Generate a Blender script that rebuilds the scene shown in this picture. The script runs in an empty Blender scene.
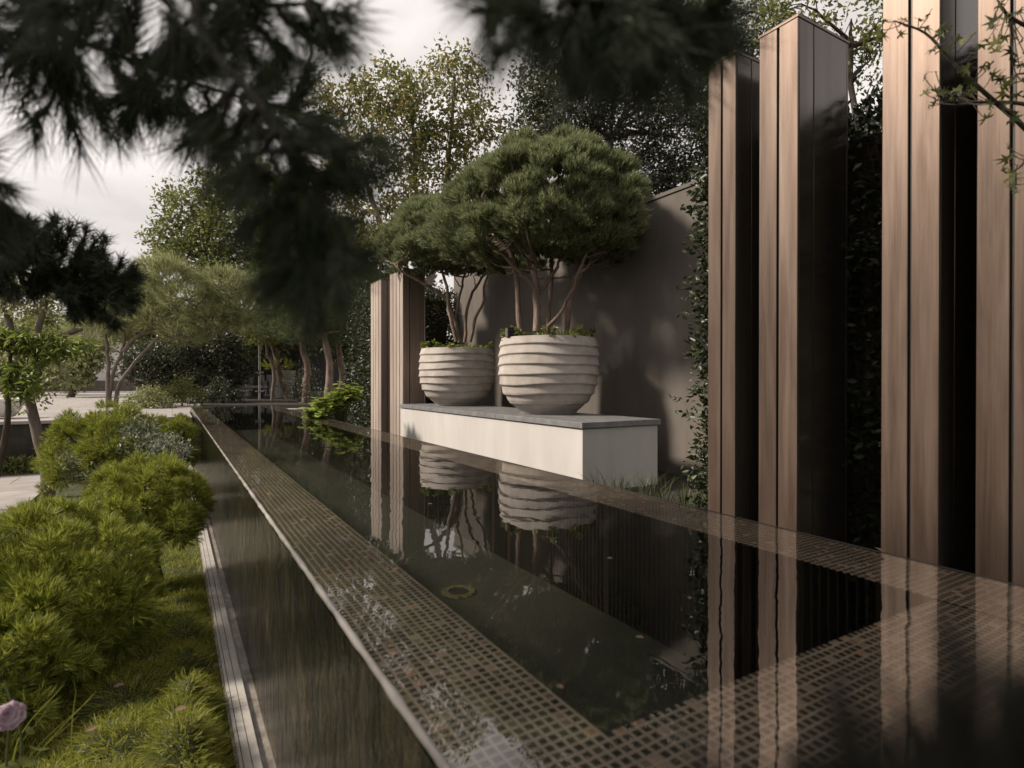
import bpy, math, random
import numpy as np
from math import sin, cos, pi, radians

SC = bpy.context.scene
COL = SC.collection
rng = np.random.default_rng(11)
random.seed(4)

# ------------------------------------------------------------------ camera
YAW = radians(30.8)
SY, CY = sin(YAW), cos(YAW)
EYE = 0.70                      # the pool's water stands at WL, half a metre lower
FPX = 570.0
cam_d = bpy.data.cameras.new('camera')
cam = bpy.data.objects.new('camera', cam_d)
COL.objects.link(cam)
cam.location = (0, 0, EYE)
cam.rotation_euler = (radians(90 - 0.3), 0, -YAW)
cam_d.sensor_width = 36
cam_d.lens = FPX / 1024 * 36
cam_d.clip_start = 0.02
cam_d.clip_end = 2000
cam_d.dof.use_dof = True
cam_d.dof.focus_distance = 5.4
cam_d.dof.aperture_fstop = 3.2
SC.camera = cam

# ------------------------------------------------------------------ sky, sun, exposure
SUN_AZ = radians(-67)           # clockwise from +Y
SUN_EL = radians(38)
w = bpy.data.worlds.new('World')
SC.world = w
w.use_nodes = True
nt = w.node_tree
nt.nodes.clear()
out = nt.nodes.new('ShaderNodeOutputWorld')
bg = nt.nodes.new('ShaderNodeBackground')
bg.inputs['Strength'].default_value = 0.1
sky = nt.nodes.new('ShaderNodeTexSky')
sky.sky_type = 'NISHITA'
sky.sun_disc = False
sky.sun_elevation = SUN_EL
sky.sun_rotation = SUN_AZ
tc = nt.nodes.new('ShaderNodeTexCoord')
mp = nt.nodes.new('ShaderNodeMapping')
mp.inputs['Scale'].default_value = (1.0, 1.0, 2.2)
nz = nt.nodes.new('ShaderNodeTexNoise')
nz.inputs['Scale'].default_value = 2.3
nz.inputs['Detail'].default_value = 7
nz.inputs['Roughness'].default_value = 0.55
nz.inputs['Distortion'].default_value = 0.35
cr = nt.nodes.new('ShaderNodeValToRGB')
cr.color_ramp.elements[0].position = 0.34
cr.color_ramp.elements[0].color = (4.9, 4.5, 4.28, 1)
cr.color_ramp.elements[1].position = 0.66
cr.color_ramp.elements[1].color = (8.6, 7.95, 7.5, 1)
mx = nt.nodes.new('ShaderNodeMixRGB')
mx.inputs[0].default_value = 0.93
L = nt.links.new
L(tc.outputs['Generated'], mp.inputs['Vector'])
L(mp.outputs['Vector'], nz.inputs['Vector'])
L(nz.outputs['Fac'], cr.inputs['Fac'])
L(sky.outputs['Color'], mx.inputs[1])
L(cr.outputs['Color'], mx.inputs[2])
L(mx.outputs['Color'], bg.inputs['Color'])
L(bg.outputs['Background'], out.inputs['Surface'])

sd = bpy.data.lights.new('sun', 'SUN')
sd.energy = 3.9
sd.angle = radians(7)
sd.color = (1.0, 0.89, 0.76)
sun = bpy.data.objects.new('sun', sd)
COL.objects.link(sun)
sun.rotation_euler = (radians(90) - SUN_EL, 0, -SUN_AZ + pi)
sun.location = (-8, 3, 8)

vs = SC.view_settings
SC.display_settings.display_device = 'sRGB'
vs.view_transform = 'Standard'
vs.look = 'None'
vs.gamma = 1
vs.exposure = 0.42
vs.use_curve_mapping = False
cy = SC.cycles
cy.use_denoising = True
cy.max_bounces = 7
cy.diffuse_bounces = 3
cy.glossy_bounces = 4
cy.transparent_max_bounces = 12
cy.caustics_reflective = False
cy.caustics_refractive = False
cy.sample_clamp_indirect = 6


def P(px, py, d):
    """a point seen at a picture position, d metres deep"""
    r = (px - 512) / FPX * d
    return np.array((d * SY + r * CY, d * CY - r * SY, EYE - (py - 381) / FPX * d))

# ------------------------------------------------------------------ mesh helpers
class MB:
    def __init__(s):
        s.v, s.f, s.n = [], [], 0

    def add(s, v, faces, mat=0, smooth=False):
        v = np.asarray(v, float).reshape(-1, 3)
        faces = np.asarray(faces, np.int64)
        s.v.append(v)
        s.f.append((faces + s.n, mat, smooth))
        s.n += len(v)

    def box(s, x0, x1, y0, y1, z0, z1, mat=0):
        v = [(x, y, z) for x in (x0, x1) for y in (y0, y1) for z in (z0, z1)]
        s.add(v, [(0, 1, 3, 2), (4, 6, 7, 5), (0, 4, 5, 1), (2, 3, 7, 6), (0, 2, 6, 4), (1, 5, 7, 3)], mat)

    def tube(s, path, rad, k=8, mat=0, smooth=True, cap=True):
        path = np.asarray(path, float)
        n = len(path)
        rad = np.broadcast_to(np.asarray(rad, float), (n,))
        t = np.gradient(path, axis=0)
        t /= np.linalg.norm(t, axis=1, keepdims=True) + 1e-9
        ref = np.array((0.31, 0.17, 0.93)) if abs(t[:, 2]).mean() < .8 else np.array((0.93, 0.3, 0.1))
        a = np.cross(t, ref)
        a /= np.linalg.norm(a, axis=1, keepdims=True) + 1e-9
        b = np.cross(t, a)
        th = np.arange(k) / k * 2 * pi
        v = path[:, None] + rad[:, None, None] * (a[:, None] * np.cos(th)[None, :, None] + b[:, None] * np.sin(th)[None, :, None])
        i = np.arange(n - 1)[:, None] * k
        j = np.arange(k)[None]
        q = np.stack([i + j, i + (j + 1) % k, i + k + (j + 1) % k, i + k + j], -1).reshape(-1, 4)
        s.add(v.reshape(-1, 3), q, mat, smooth)
        if cap:
            s.add(v[0], [list(range(k))], mat)
            s.add(v[-1], [list(range(k))[::-1]], mat)

    def grid(s, V, mat=0, smooth=True, wrap=False):
        n, m = V.shape[:2]
        i = np.arange(n - 1)[:, None] * m
        mm = m if wrap else m - 1
        j = np.arange(mm)[None]
        j1 = (j + 1) % m
        q = np.stack([i + j, i + j1, i + m + j1, i + m + j], -1).reshape(-1, 4)
        s.add(V.reshape(-1, 3), q, mat, smooth)

    def build(s, name, mats, parent=None):
        me = bpy.data.meshes.new(name)
        V = np.concatenate(s.v)
        lv, ls, mi, sm, off = [], [], [], [], 0
        for f, m, smo in s.f:
            k = f.shape[1]
            lv.append(f.reshape(-1))
            ls.append(off + np.arange(len(f)) * k)
            off += f.size
            mi.append(np.full(len(f), m))
            sm.append(np.full(len(f), smo))
        lv, ls, mi, sm = map(np.concatenate, (lv, ls, mi, sm))
        me.vertices.add(len(V))
        me.vertices.foreach_set('co', V.astype(np.float32).ravel())
        me.loops.add(len(lv))
        me.loops.foreach_set('vertex_index', lv.astype(np.int32))
        me.polygons.add(len(ls))
        me.polygons.foreach_set('loop_start', ls.astype(np.int32))
        me.polygons.foreach_set('material_index', mi.astype(np.int32))
        me.polygons.foreach_set('use_smooth', sm.astype(bool))
        me.update(calc_edges=True)
        me.validate()
        for m in (mats if isinstance(mats, (list, tuple)) else [mats]):
            me.materials.append(m)
        o = bpy.data.objects.new(name, me)
        COL.objects.link(o)
        if parent is not None:
            o.parent = parent
            o.matrix_parent_inverse = parent.matrix_basis.inverted()
        return o


def tag(o, label=None, cat=None, group=None, kind=None):
    if label: o['label'] = label
    if cat: o['category'] = cat
    if group: o['group'] = group
    if kind: o['kind'] = kind
    return o


def thing(name, loc, label, cat, group=None):
    o = bpy.data.objects.new(name, None)
    o.empty_display_size = 0.1
    o.location = tuple(float(c) for c in loc)
    COL.objects.link(o)
    return tag(o, label, cat, group)


def copy_tree(o, parent=None):
    c = o.copy()
    COL.objects.link(c)
    if parent is not None:
        c.parent = parent
    for ch in list(o.children):
        copy_tree(ch, c)
    return c


def bevel(o, wd=0.004, seg=2):
    m = o.modifiers.new('bevel', 'BEVEL')
    m.width = wd
    m.segments = seg
    m.limit_method = 'ANGLE'
    return o


def unit(v):
    v = np.asarray(v, float)
    return v / (np.linalg.norm(v, axis=-1, keepdims=True) + 1e-9)


def rdir(n):
    return unit(rng.normal(size=(n, 3)))


def leaves(mb, c, size, axis=None, spread=1.0, aspect=0.5, mat=0, droop=0.0, bend=0.18, flat=0.0):
    """kite-shaped leaf blades at points c"""
    c = np.asarray(c, float)
    n = len(c)
    u = rdir(n) * spread
    if axis is not None:
        u = u + axis
    u[:, 2] -= droop
    u = unit(u)
    nn = rdir(n) + np.array((0, 0, flat))
    wv = unit(np.cross(nn, u))
    up = np.cross(u, wv)
    s = (size * rng.uniform(0.6, 1.3, n))[:, None]
    h = s * aspect * .5
    base = c
    l = c + u * s * .45 + wv * h + up * s * bend
    r = c + u * s * .45 - wv * h + up * s * bend
    tip = c + u * s
    v = np.stack([base, r, tip, l], 1).reshape(-1, 3)
    i = np.arange(n)[:, None] * 4
    f = np.concatenate([i + np.array([[0, 1, 2]]), i + np.array([[0, 2, 3]])], 1).reshape(-1, 3)
    mb.add(v, f, mat, True)


def needles(mb, c, axis, k, length, spread, width, mat=0, jit=0.0):
    """k needles fanning out of every tuft"""
    n = len(c)
    ax = np.repeat(unit(axis), k, 0)
    p = np.repeat(np.asarray(c, float), k, 0)
    if jit:
        p = p + ax * rng.uniform(-jit, jit, (n * k, 1))
    d = unit(ax + rdir(n * k) * spread)
    L_ = (length * rng.uniform(.65, 1.15, n * k))[:, None]
    wv = unit(np.cross(d, rdir(n * k))) * width * .5
    tip = p + d * L_
    tip[:, 2] -= L_[:, 0] * .08
    v = np.stack([p - wv, p + wv, tip], 1).reshape(-1, 3)
    mb.add(v, np.arange(n * k * 3).reshape(-1, 3), mat, False)


def curve(p0, p1, n=9, sag=0.0, jit=0.0, bow=None):
    p0, p1 = np.asarray(p0, float), np.asarray(p1, float)
    t = np.linspace(0, 1, n)[:, None]
    p = p0 + (p1 - p0) * t
    bump = np.sin(t * pi)
    p = p + np.array((0, 0, -sag)) * bump
    if bow is not None:
        p = p + np.asarray(bow) * bump
    if jit:
        j = rng.normal(size=(n, 3)) * jit
        j[0] = j[-1] = 0
        p = p + j
    return p


def spline(pts, n=24):
    pts = np.asarray(pts, float)
    m = len(pts)
    ext = np.vstack([2 * pts[0] - pts[1], pts, 2 * pts[-1] - pts[-2]])
    o = []
    for q in np.linspace(0, m - 1 - 1e-6, n):
        i = int(q); t = q - i
        a, b, c, d = ext[i:i + 4]
        o.append(.5 * (2 * b + (c - a) * t + (2 * a - 5 * b + 4 * c - d) * t * t + (3 * b - a - 3 * c + d) * t ** 3))
    return np.array(o)

# ------------------------------------------------------------------ materials
def nmat(name):
    m = bpy.data.materials.new(name)
    m.use_nodes = True
    t = m.node_tree
    return m, t, t.nodes['Principled BSDF'], t.nodes['Material Output']


def ramp(t, stops, fac):
    r = t.nodes.new('ShaderNodeValToRGB')
    e = r.color_ramp.elements
    while len(e) < len(stops):
        e.new(.5)
    for el, (p, c) in zip(e, stops):
        el.position = p
        el.color = (*c, 1)
    t.links.new(fac, r.inputs['Fac'])
    return r.outputs['Color']


def noise(t, scale, detail=4, rough=.55, vec=(1, 1, 1), dist=0):
    c = t.nodes.new('ShaderNodeTexCoord')
    m = t.nodes.new('ShaderNodeMapping')
    m.inputs['Scale'].default_value = vec
    n = t.nodes.new('ShaderNodeTexNoise')
    n.inputs['Scale'].default_value = scale
    n.inputs['Detail'].default_value = detail
    n.inputs['Roughness'].default_value = rough
    n.inputs['Distortion'].default_value = dist
    t.links.new(c.outputs['Object'], m.inputs['Vector'])
    t.links.new(m.outputs['Vector'], n.inputs['Vector'])
    return n.outputs['Fac']


def bump(t, p, h, strength=.3, dist=.01):
    b = t.nodes.new('ShaderNodeBump')
    b.inputs['Strength'].default_value = strength
    b.inputs['Distance'].default_value = dist
    t.links.new(h, b.inputs['Height'])
    t.links.new(b.outputs['Normal'], p.inputs['Normal'])
    return b


def surf(name, stops, scale=6, detail=5, vec=(1, 1, 1), rough=.7, bstr=.25, bdist=.005, metal=0, spec=.5, bscale=None):
    m, t, p, o = nmat(name)
    n = noise(t, scale, detail, .6, vec)
    t.links.new(ramp(t, stops, n), p.inputs['Base Color'])
    p.inputs['Roughness'].default_value = rough
    p.inputs['Metallic'].default_value = metal
    p.inputs['Specular IOR Level'].default_value = spec
    if bstr:
        h = noise(t, bscale or scale * 3, 6, .6, vec)
        bump(t, p, h, bstr, bdist)
    return m


def leafmat(name, stops, transl=.3, rough=.5, spec=.35):
    m, t, p, o = nmat(name)
    g = t.nodes.new('ShaderNodeNewGeometry')
    col = ramp(t, stops, g.outputs['Random Per Island'])
    t.links.new(col, p.inputs['Base Color'])
    p.inputs['Roughness'].default_value = rough
    p.inputs['Specular IOR Level'].default_value = spec
    tr = t.nodes.new('ShaderNodeBsdfTranslucent')
    t.links.new(col, tr.inputs['Color'])
    mix = t.nodes.new('ShaderNodeMixShader')
    mix.inputs['Fac'].default_value = transl
    t.links.new(p.outputs['BSDF'], mix.inputs[1])
    t.links.new(tr.outputs['BSDF'], mix.inputs[2])
    t.links.new(mix.outputs['Shader'], o.inputs['Surface'])
    return m


M = {}
M['pine'] = leafmat('pine_needles', [(0, (0.053, 0.075, 0.030)), (0.55, (0.117, 0.153, 0.056)), (1, (0.217, 0.267, 0.108))], .3)
M['pine_pot'] = leafmat('pot_pine_needles', [(0, (0.089, 0.107, 0.051)), (0.5, (0.200, 0.230, 0.111)), (1, (0.402, 0.431, 0.223))], .4)
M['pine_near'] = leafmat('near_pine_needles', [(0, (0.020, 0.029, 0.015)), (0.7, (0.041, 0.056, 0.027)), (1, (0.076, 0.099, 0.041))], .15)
M['shade'] = leafmat('shaded_sprig_needles', [(0, (.010, .010, .008)), (1, (.022, .022, .016))], .1)  # needle colour darkened so the sprigs read as shade
M['mugo'] = leafmat('dwarf_pine_needles', [(0, (0.089, 0.113, 0.019)), (0.5, (0.255, 0.295, 0.047)), (1, (0.562, 0.578, 0.117))], .3)
M['lawn'] = leafmat('grass_blades', [(0, (0.118, 0.143, 0.021)), (0.5, (0.291, 0.312, 0.048)), (0.9, (0.437, 0.442, 0.085)), (1, (0.595, 0.481, 0.171))], .45)
M['grass'] = leafmat('tuft_grass', [(0, (.03, .045, .015)), (1, (.09, .11, .04))], .3)
M['hedge'] = leafmat('hedge_leaves', [(0, (0.026, 0.035, 0.018)), (0.6, (0.051, 0.066, 0.031)), (1, (0.107, 0.122, 0.057))], .15, .4, .5)
M['oak'] = leafmat('dark_evergreen_leaves', [(0, (0.029, 0.035, 0.019)), (0.6, (0.062, 0.072, 0.036)), (1, (0.130, 0.137, 0.078))], .28, .38, .6)
M['autumn'] = leafmat('autumn_leaves', [(0, (0.080, 0.090, 0.026)), (0.5, (0.194, 0.207, 0.066)), (0.85, (0.274, 0.262, 0.084)), (1, (0.388, 0.248, 0.084))], .5)
M['green'] = leafmat('green_leaves', [(0, (0.082, 0.097, 0.032)), (0.5, (0.162, 0.186, 0.056)), (1, (0.292, 0.308, 0.097))], .48)
M['olive'] = leafmat('olive_leaves', [(0, (0.140, 0.160, 0.071)), (0.5, (0.281, 0.299, 0.137)), (1, (0.481, 0.499, 0.240))], .42)
M['yellowgreen'] = leafmat('yellow_green_leaves', [(0, (.08, .11, .02)), (.5, (.16, .21, .035)), (1, (.26, .3, .06))], .4)
M['lime'] = leafmat('lime_leaves', [(0, (.16, .21, .035)), (.5, (.28, .35, .07)), (1, (.38, .45, .12))], .4)
M['silver'] = leafmat('silver_leaves', [(0, (0.126, 0.140, 0.098)), (0.5, (0.238, 0.252, 0.182)), (1, (0.420, 0.434, 0.336))], .25)
M['maple'] = leafmat('maple_leaves', [(0, (0.036, 0.047, 0.018)), (0.6, (0.081, 0.099, 0.032)), (1, (0.198, 0.198, 0.054))], .35)
M['dry'] = leafmat('dry_leaves', [(0, (.14, .085, .055)), (.6, (.24, .155, .11)), (1, (.36, .28, .18))], .2)
M['bark'] = surf('pine_bark', [(.3, (.10, .070, .053)), (.55, (.22, .16, .125)), (.75, (.33, .25, .205))], 14, 6, (1, 1, .35), .9, .7, .02)
M['bark_dark'] = surf('dark_bark', [(.3, (.03, .024, .018)), (.7, (.085, .065, .05))], 14, 6, (1, 1, .35), .9, .6, .02)
M['bark_pale'] = surf('pale_bark', [(.3, (.13, .10, .08)), (.7, (.28, .23, .185))], 14, 6, (1, 1, .35), .9, .5, .02)
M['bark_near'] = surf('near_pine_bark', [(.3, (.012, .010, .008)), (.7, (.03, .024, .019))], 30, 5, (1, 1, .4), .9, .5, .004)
M['bark_mid'] = surf('grey_brown_bark', [(.3, (.075, .06, .048)), (.7, (.19, .155, .13))], 14, 6, (1, 1, .35), .9, .5, .02)
M['deck'] = surf('dark_timber_deck', [(.3, (.025, .022, .019)), (.7, (.06, .052, .044))], 5, 6, (8, .4, 1), .6, .3, .004)
M['soil'] = surf('soil', [(.3, (.015, .012, .009)), (.7, (.05, .04, .028))], 18, 6, (1, 1, 1), .95, .8, .03)
M['mossy'] = surf('mossy_ground', [(.3, (.022, .024, .009)), (.55, (.05, .06, .016)), (.8, (.07, .06, .03))], 7, 7, (1, 1, 1), .95, .8, .03)
M['paving'] = surf('pale_paving', [(.3, (.30, .275, .26)), (.7, (.42, .385, .365))], 3, 8, (1, 1, 1), .8, .15, .004)
t_ = M['paving'].node_tree
p_ = next(n for n in t_.nodes if n.type == 'BSDF_PRINCIPLED')
src_ = p_.inputs['Base Color'].links[0].from_socket
tc_ = t_.nodes.new('ShaderNodeTexCoord')
bk_ = t_.nodes.new('ShaderNodeTexBrick')
bk_.offset = .5
bk_.inputs['Color1'].default_value = (.86, .86, .86, 1); bk_.inputs['Color2'].default_value = (1, 1, 1, 1); bk_.inputs['Mortar'].default_value = (.35, .33, .3, 1)
bk_.inputs['Scale'].default_value = 1.0; bk_.inputs['Mortar Size'].default_value = .008
bk_.inputs['Brick Width'].default_value = 1.2; bk_.inputs['Row Height'].default_value = .6
t_.links.new(tc_.outputs['Object'], bk_.inputs['Vector'])
mm_ = t_.nodes.new('ShaderNodeMixRGB'); mm_.blend_type = 'MULTIPLY'; mm_.inputs[0].default_value = 1
t_.links.new(src_, mm_.inputs[1]); t_.links.new(bk_.outputs['Color'], mm_.inputs[2])
t_.links.new(mm_.outputs[0], p_.inputs['Base Color'])
M['render_white'] = surf('white_render', [(.3, (.47, .45, .425)), (.7, (.56, .535, .51))], 2.5, 7, (1, 1, .35), .75, .12, .003)
def weather(m, scale, vec, amount, tint):
    t = m.node_tree
    p = next(n for n in t.nodes if n.type == 'BSDF_PRINCIPLED')
    src = p.inputs['Base Color'].links[0].from_socket
    f = ramp(t, [(.42, (0, 0, 0)), (.72, (amount,) * 3)], noise(t, scale, 8, .68, vec, .3))
    mx_ = t.nodes.new('ShaderNodeMixRGB'); mx_.blend_type = 'MULTIPLY'
    mx_.inputs[2].default_value = (*tint, 1)
    t.links.new(f, mx_.inputs[0]); t.links.new(src, mx_.inputs[1])
    t.links.new(mx_.outputs[0], p.inputs['Base Color'])


weather(M['render_white'], 2.2, (2, 2, .5), .22, (.70, .66, .58))
M['slab'] = surf('blue_stone_slab', [(.3, (.12, .12, .125)), (.7, (.24, .235, .235))], 9, 8, (1, 1, 1), .5, .2, .003)
M['wall'] = surf('taupe_render', [(.3, (.105, .092, .080)), (.5, (.135, .118, .103)), (.7, (.17, .15, .132))], 1.6, 8, (1, 1, .45), .85, .12, .004)
M['pot'] = surf('sandy_concrete', [(.3, (.36, .32, .288)), (.5, (.44, .40, .365)), (.72, (.53, .485, .45))], 5, 8, (1, 1, 1.6), .9, .45, .004, bscale=40)
weather(M['wall'], 2, (2, 2, .3), .6, (.68, .65, .60))
weather(M['pot'], 3.2, (1, 1, .9), .6, (.70, .64, .57))
M['metal_black'] = surf('black_metal', [(.3, (.012, .012, .012)), (.7, (.025, .024, .023))], 9, 3, (1, 1, 1), .4, .05, .001, 0.2)
M['kerb'] = surf('kerb_stone', [(.3, (.34, .315, .29)), (.7, (.50, .47, .43))], 12, 8, (1, .3, 1), .65, .3, .003)
M['trough'] = surf('wet_trough_stone', [(.3, (.12, .10, .085)), (.5, (.25, .22, .19)), (.75, (.38, .35, .31))], 22, 8, (1, .6, 1), .3, .5, .006)
M['lip'] = surf('spill_lip_stone', [(.3, (.20, .18, .16)), (.7, (.46, .42, .385))], 14, 8, (1, .5, 1), .16, .3, .003)
M['retaining'] = surf('dark_retaining_wall', [(.3, (.018, .017, .013)), (.7, (.05, .045, .035))], 5, 7, (1, 1, 1), .85, .4, .01)
M['brownwall'] = surf('brown_wall', [(.3, (.10, .08, .065)), (.7, (.15, .125, .105))], 3, 6, (1, 1, 1), .85, .1, .004)
M['cushion'] = surf('pale_cushion_fabric', [(.3, (.34, .31, .29)), (.7, (.44, .41, .385))], 30, 4, (1, 1, 1), .9, .2, .002)
M['dark_panel'] = surf('dark_cladding', [(.3, (.012, .012, .011)), (.7, (.028, .026, .024))], 4, 4, (6, 6, .4), .55, .1, .003)
M['white_paint'] = surf('white_paint', [(.3, (.62, .60, .58)), (.7, (.70, .68, .66))], 3, 5, (1, 1, 1), .6, .05, .002)
M['steel'] = surf('steel', [(.3, (.35, .35, .35)), (.7, (.45, .45, .44))], 9, 4, (1, 1, .1), .35, .05, .001, .8)
M['petal'] = leafmat('pink_petals', [(0, (.52, .36, .45)), (1, (.74, .62, .68))], .45, .6, .2)
M['stem'] = leafmat('plant_stem', [(0, (.07, .085, .03)), (1, (.11, .13, .05))], .1)
M['drain_ring'] = surf('algae_ring', [(.3, (.02, .02, .006)), (.7, (.09, .083, .022))], 40, 5, (1, 1, 1), .7, .3, .004)


def bronze(stops=None, metal=.58):
    m, t, p, o = nmat('brushed_bronze')
    a = noise(t, 2.6, 7, .65, (5, 5, .35), .3)
    b = noise(t, 60, 3, .6, (3, 3, .03))
    mixn = t.nodes.new('ShaderNodeMath'); mixn.operation = 'MULTIPLY_ADD'
    t.links.new(b, mixn.inputs[0]); mixn.inputs[1].default_value = .25
    t.links.new(a, mixn.inputs[2])
    col = ramp(t, stops or [(.36, (.075, .048, .035)), (.58, (.145, .100, .076)), (.82, (.215, .158, .126))], mixn.outputs[0])
    oi = t.nodes.new('ShaderNodeObjectInfo')
    mr = t.nodes.new('ShaderNodeMapRange')
    mr.inputs['To Min'].default_value = .72
    mr.inputs['To Max'].default_value = 1.0
    t.links.new(oi.outputs['Random'], mr.inputs['Value'])
    tone = t.nodes.new('ShaderNodeMixRGB'); tone.blend_type = 'MULTIPLY'; tone.inputs[0].default_value = 1
    t.links.new(col, tone.inputs[1]); t.links.new(mr.outputs[0], tone.inputs[2])
    t.links.new(tone.outputs[0], p.inputs['Base Color'])
    p.inputs['Metallic'].default_value = metal
    rr = t.nodes.new('ShaderNodeMapRange')
    t.links.new(a, rr.inputs['Value'])
    rr.inputs['To Min'].default_value = .34
    rr.inputs['To Max'].default_value = .50
    t.links.new(rr.outputs[0], p.inputs['Roughness'])
    bump(t, p, b, .08, .002)
    return m


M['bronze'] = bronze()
M['bronze_lit'] = bronze([(.36, (.34, .27, .22)), (.58, (.50, .41, .35)), (.82, (.60, .51, .45))], .15)  # same bronze paled: sunlight on the far fronts put into the colour
M['bronze_shaded'] = bronze([(.36, (.13, .10, .08)), (.58, (.22, .17, .14)), (.82, (.30, .24, .20))], .15)  # darker copy for their sides, the shade put into the colour
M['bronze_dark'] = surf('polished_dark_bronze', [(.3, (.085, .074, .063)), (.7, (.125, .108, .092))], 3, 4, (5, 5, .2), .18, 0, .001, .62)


def mosaic(name, pitch=.0186, gap=.27, plane='XY', grout=((.20, .158, .132), (.38, .305, .26)), dark=1.0):
    """square glass-tile mosaic on a pale grout, laid on world metres"""
    m, t, p, o = nmat(name)
    N = t.nodes.new
    tcn = N('ShaderNodeTexCoord')
    sep = N('ShaderNodeSeparateXYZ')
    t.links.new(tcn.outputs['Object'], sep.inputs[0])
    wob = N('ShaderNodeTexNoise'); wob.inputs['Scale'].default_value = 9
    t.links.new(tcn.outputs['Object'], wob.inputs['Vector'])

    def mth(op, a, b=None):
        n = N('ShaderNodeMath'); n.operation = op
        for i, x in enumerate((a, b)):
            if x is None: continue
            if isinstance(x, (int, float)): n.inputs[i].default_value = x
            else: t.links.new(x, n.inputs[i])
        return n.outputs[0]
    cells, edges = [], []
    for ax in plane:
        q = mth('DIVIDE', sep.outputs[ax], pitch)
        w_ = mth('MULTIPLY', mth('SUBTRACT', wob.outputs['Fac'], .5), .35)
        q = mth('ADD', q, w_)
        cells.append(mth('FLOOR', q))
        fr = mth('FRACT', q)
        edges.append(mth('ABSOLUTE', mth('SUBTRACT', fr, .5)))
    e = mth('MAXIMUM', edges[0], edges[1])
    msk = N('ShaderNodeMapRange')
    msk.interpolation_type = 'SMOOTHSTEP'
    t.links.new(e, msk.inputs['Value'])
    msk.inputs['From Min'].default_value = .5 - gap / 2 - .10
    msk.inputs['From Max'].default_value = .5 - gap / 2 + .10
    cb = N('ShaderNodeCombineXYZ')
    t.links.new(cells[0], cb.inputs[0]); t.links.new(cells[1], cb.inputs[1])
    wn = N('ShaderNodeTexWhiteNoise'); wn.noise_dimensions = '3D'
    t.links.new(cb.outputs[0], wn.inputs['Vector'])
    D = dark
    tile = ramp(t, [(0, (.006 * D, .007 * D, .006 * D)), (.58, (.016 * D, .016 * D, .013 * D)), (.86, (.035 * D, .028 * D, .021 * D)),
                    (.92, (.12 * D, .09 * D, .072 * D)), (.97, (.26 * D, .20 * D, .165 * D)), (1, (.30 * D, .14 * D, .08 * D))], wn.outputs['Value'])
    gn = noise(t, 5, 6, .6)
    gr = ramp(t, [(.3, grout[0]), (.7, grout[1])], gn)
    mixc = N('ShaderNodeMixRGB')
    t.links.new(msk.outputs[0], mixc.inputs[0])
    t.links.new(tile, mixc.inputs[1]); t.links.new(gr, mixc.inputs[2])
    t.links.new(mixc.outputs[0], p.inputs['Base Color'])
    p.inputs['Roughness'].default_value = .22
    inv = mth('SUBTRACT', 1.0, msk.outputs[0])
    bump(t, p, inv, .35, .003)
    return m


M['mosaic_rim'] = mosaic('rim_mosaic')
M['mosaic_wall_y'] = mosaic('basin_mosaic_side', .025, .22, 'YY', ((.018, .016, .012), (.034, .029, .022)), .10)  # basin walls: mosaic darkened, missing sunlight put into the colour
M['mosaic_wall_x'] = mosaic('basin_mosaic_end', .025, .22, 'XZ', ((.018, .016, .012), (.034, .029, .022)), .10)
M['basin_floor'] = surf('basin_floor', [(.3, (.012, .0125, .008)), (.7, (.022, .022, .014))], 2.2, 6, (1, 1, 1), .8, .1, .004)  # near-black floor, its shade put into the colour too


def water_mat():
    m, t, p, o = nmat('water')
    t.nodes.remove(p)
    N = t.nodes.new
    gl = N('ShaderNodeBsdfGlossy'); gl.inputs['Roughness'].default_value = .012
    tr = N('ShaderNodeBsdfTransparent'); tr.inputs['Color'].default_value = (.90, .90, .84, 1)
    fr = N('ShaderNodeFresnel'); fr.inputs['IOR'].default_value = 1.9
    geo = N('ShaderNodeNewGeometry')                      # same reflectance seen from above and from below the film
    ior = N('ShaderNodeMapRange')
    ior.inputs['To Min'].default_value = 2.3
    ior.inputs['To Max'].default_value = 1 / 2.3
    t.links.new(geo.outputs['Backfacing'], ior.inputs['Value'])
    t.links.new(ior.outputs[0], fr.inputs['IOR'])
    mix = N('ShaderNodeMixShader')
    h1 = noise(t, 2.2, 3, .5, (1, .55, 1), .4)
    h2 = noise(t, 13, 2, .5, (1, .6, 1), .2)
    ad = N('ShaderNodeMath'); ad.operation = 'MULTIPLY_ADD'
    t.links.new(h2, ad.inputs[0]); ad.inputs[1].default_value = .16
    t.links.new(h1, ad.inputs[2])
    b = N('ShaderNodeBump'); b.inputs['Strength'].default_value = .10; b.inputs['Distance'].default_value = .02
    t.links.new(ad.outputs[0], b.inputs['Height'])
    for n_ in (gl, fr):
        t.links.new(b.outputs['Normal'], n_.inputs['Normal'])
    t.links.new(fr.outputs[0], mix.inputs[0])
    t.links.new(tr.outputs[0], mix.inputs[1]); t.links.new(gl.outputs[0], mix.inputs[2])
    t.links.new(mix.outputs[0], o.inputs['Surface'])
    return m


M['water'] = water_mat()


def wetwall():
    m, t, p, o = nmat('wet_spill_wall')
    a = noise(t, 7, 8, .75, (1, .9, .55), .6)
    b = noise(t, 17, 5, .7, (1, .9, .45), .5)
    col = ramp(t, [(.36, (.003, .003, .002)), (.52, (.012, .011, .005)), (.62, (.045, .037, .018)), (.74, (.14, .11, .07))], a)
    t.links.new(col, p.inputs['Base Color'])
    p.inputs['Roughness'].default_value = .12
    p.inputs['IOR'].default_value = 1.33
    p.inputs['Specular IOR Level'].default_value = .3
    bump(t, p, b, 1.0, .018)
    return m


M['wet_wall'] = wetwall()

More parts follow.
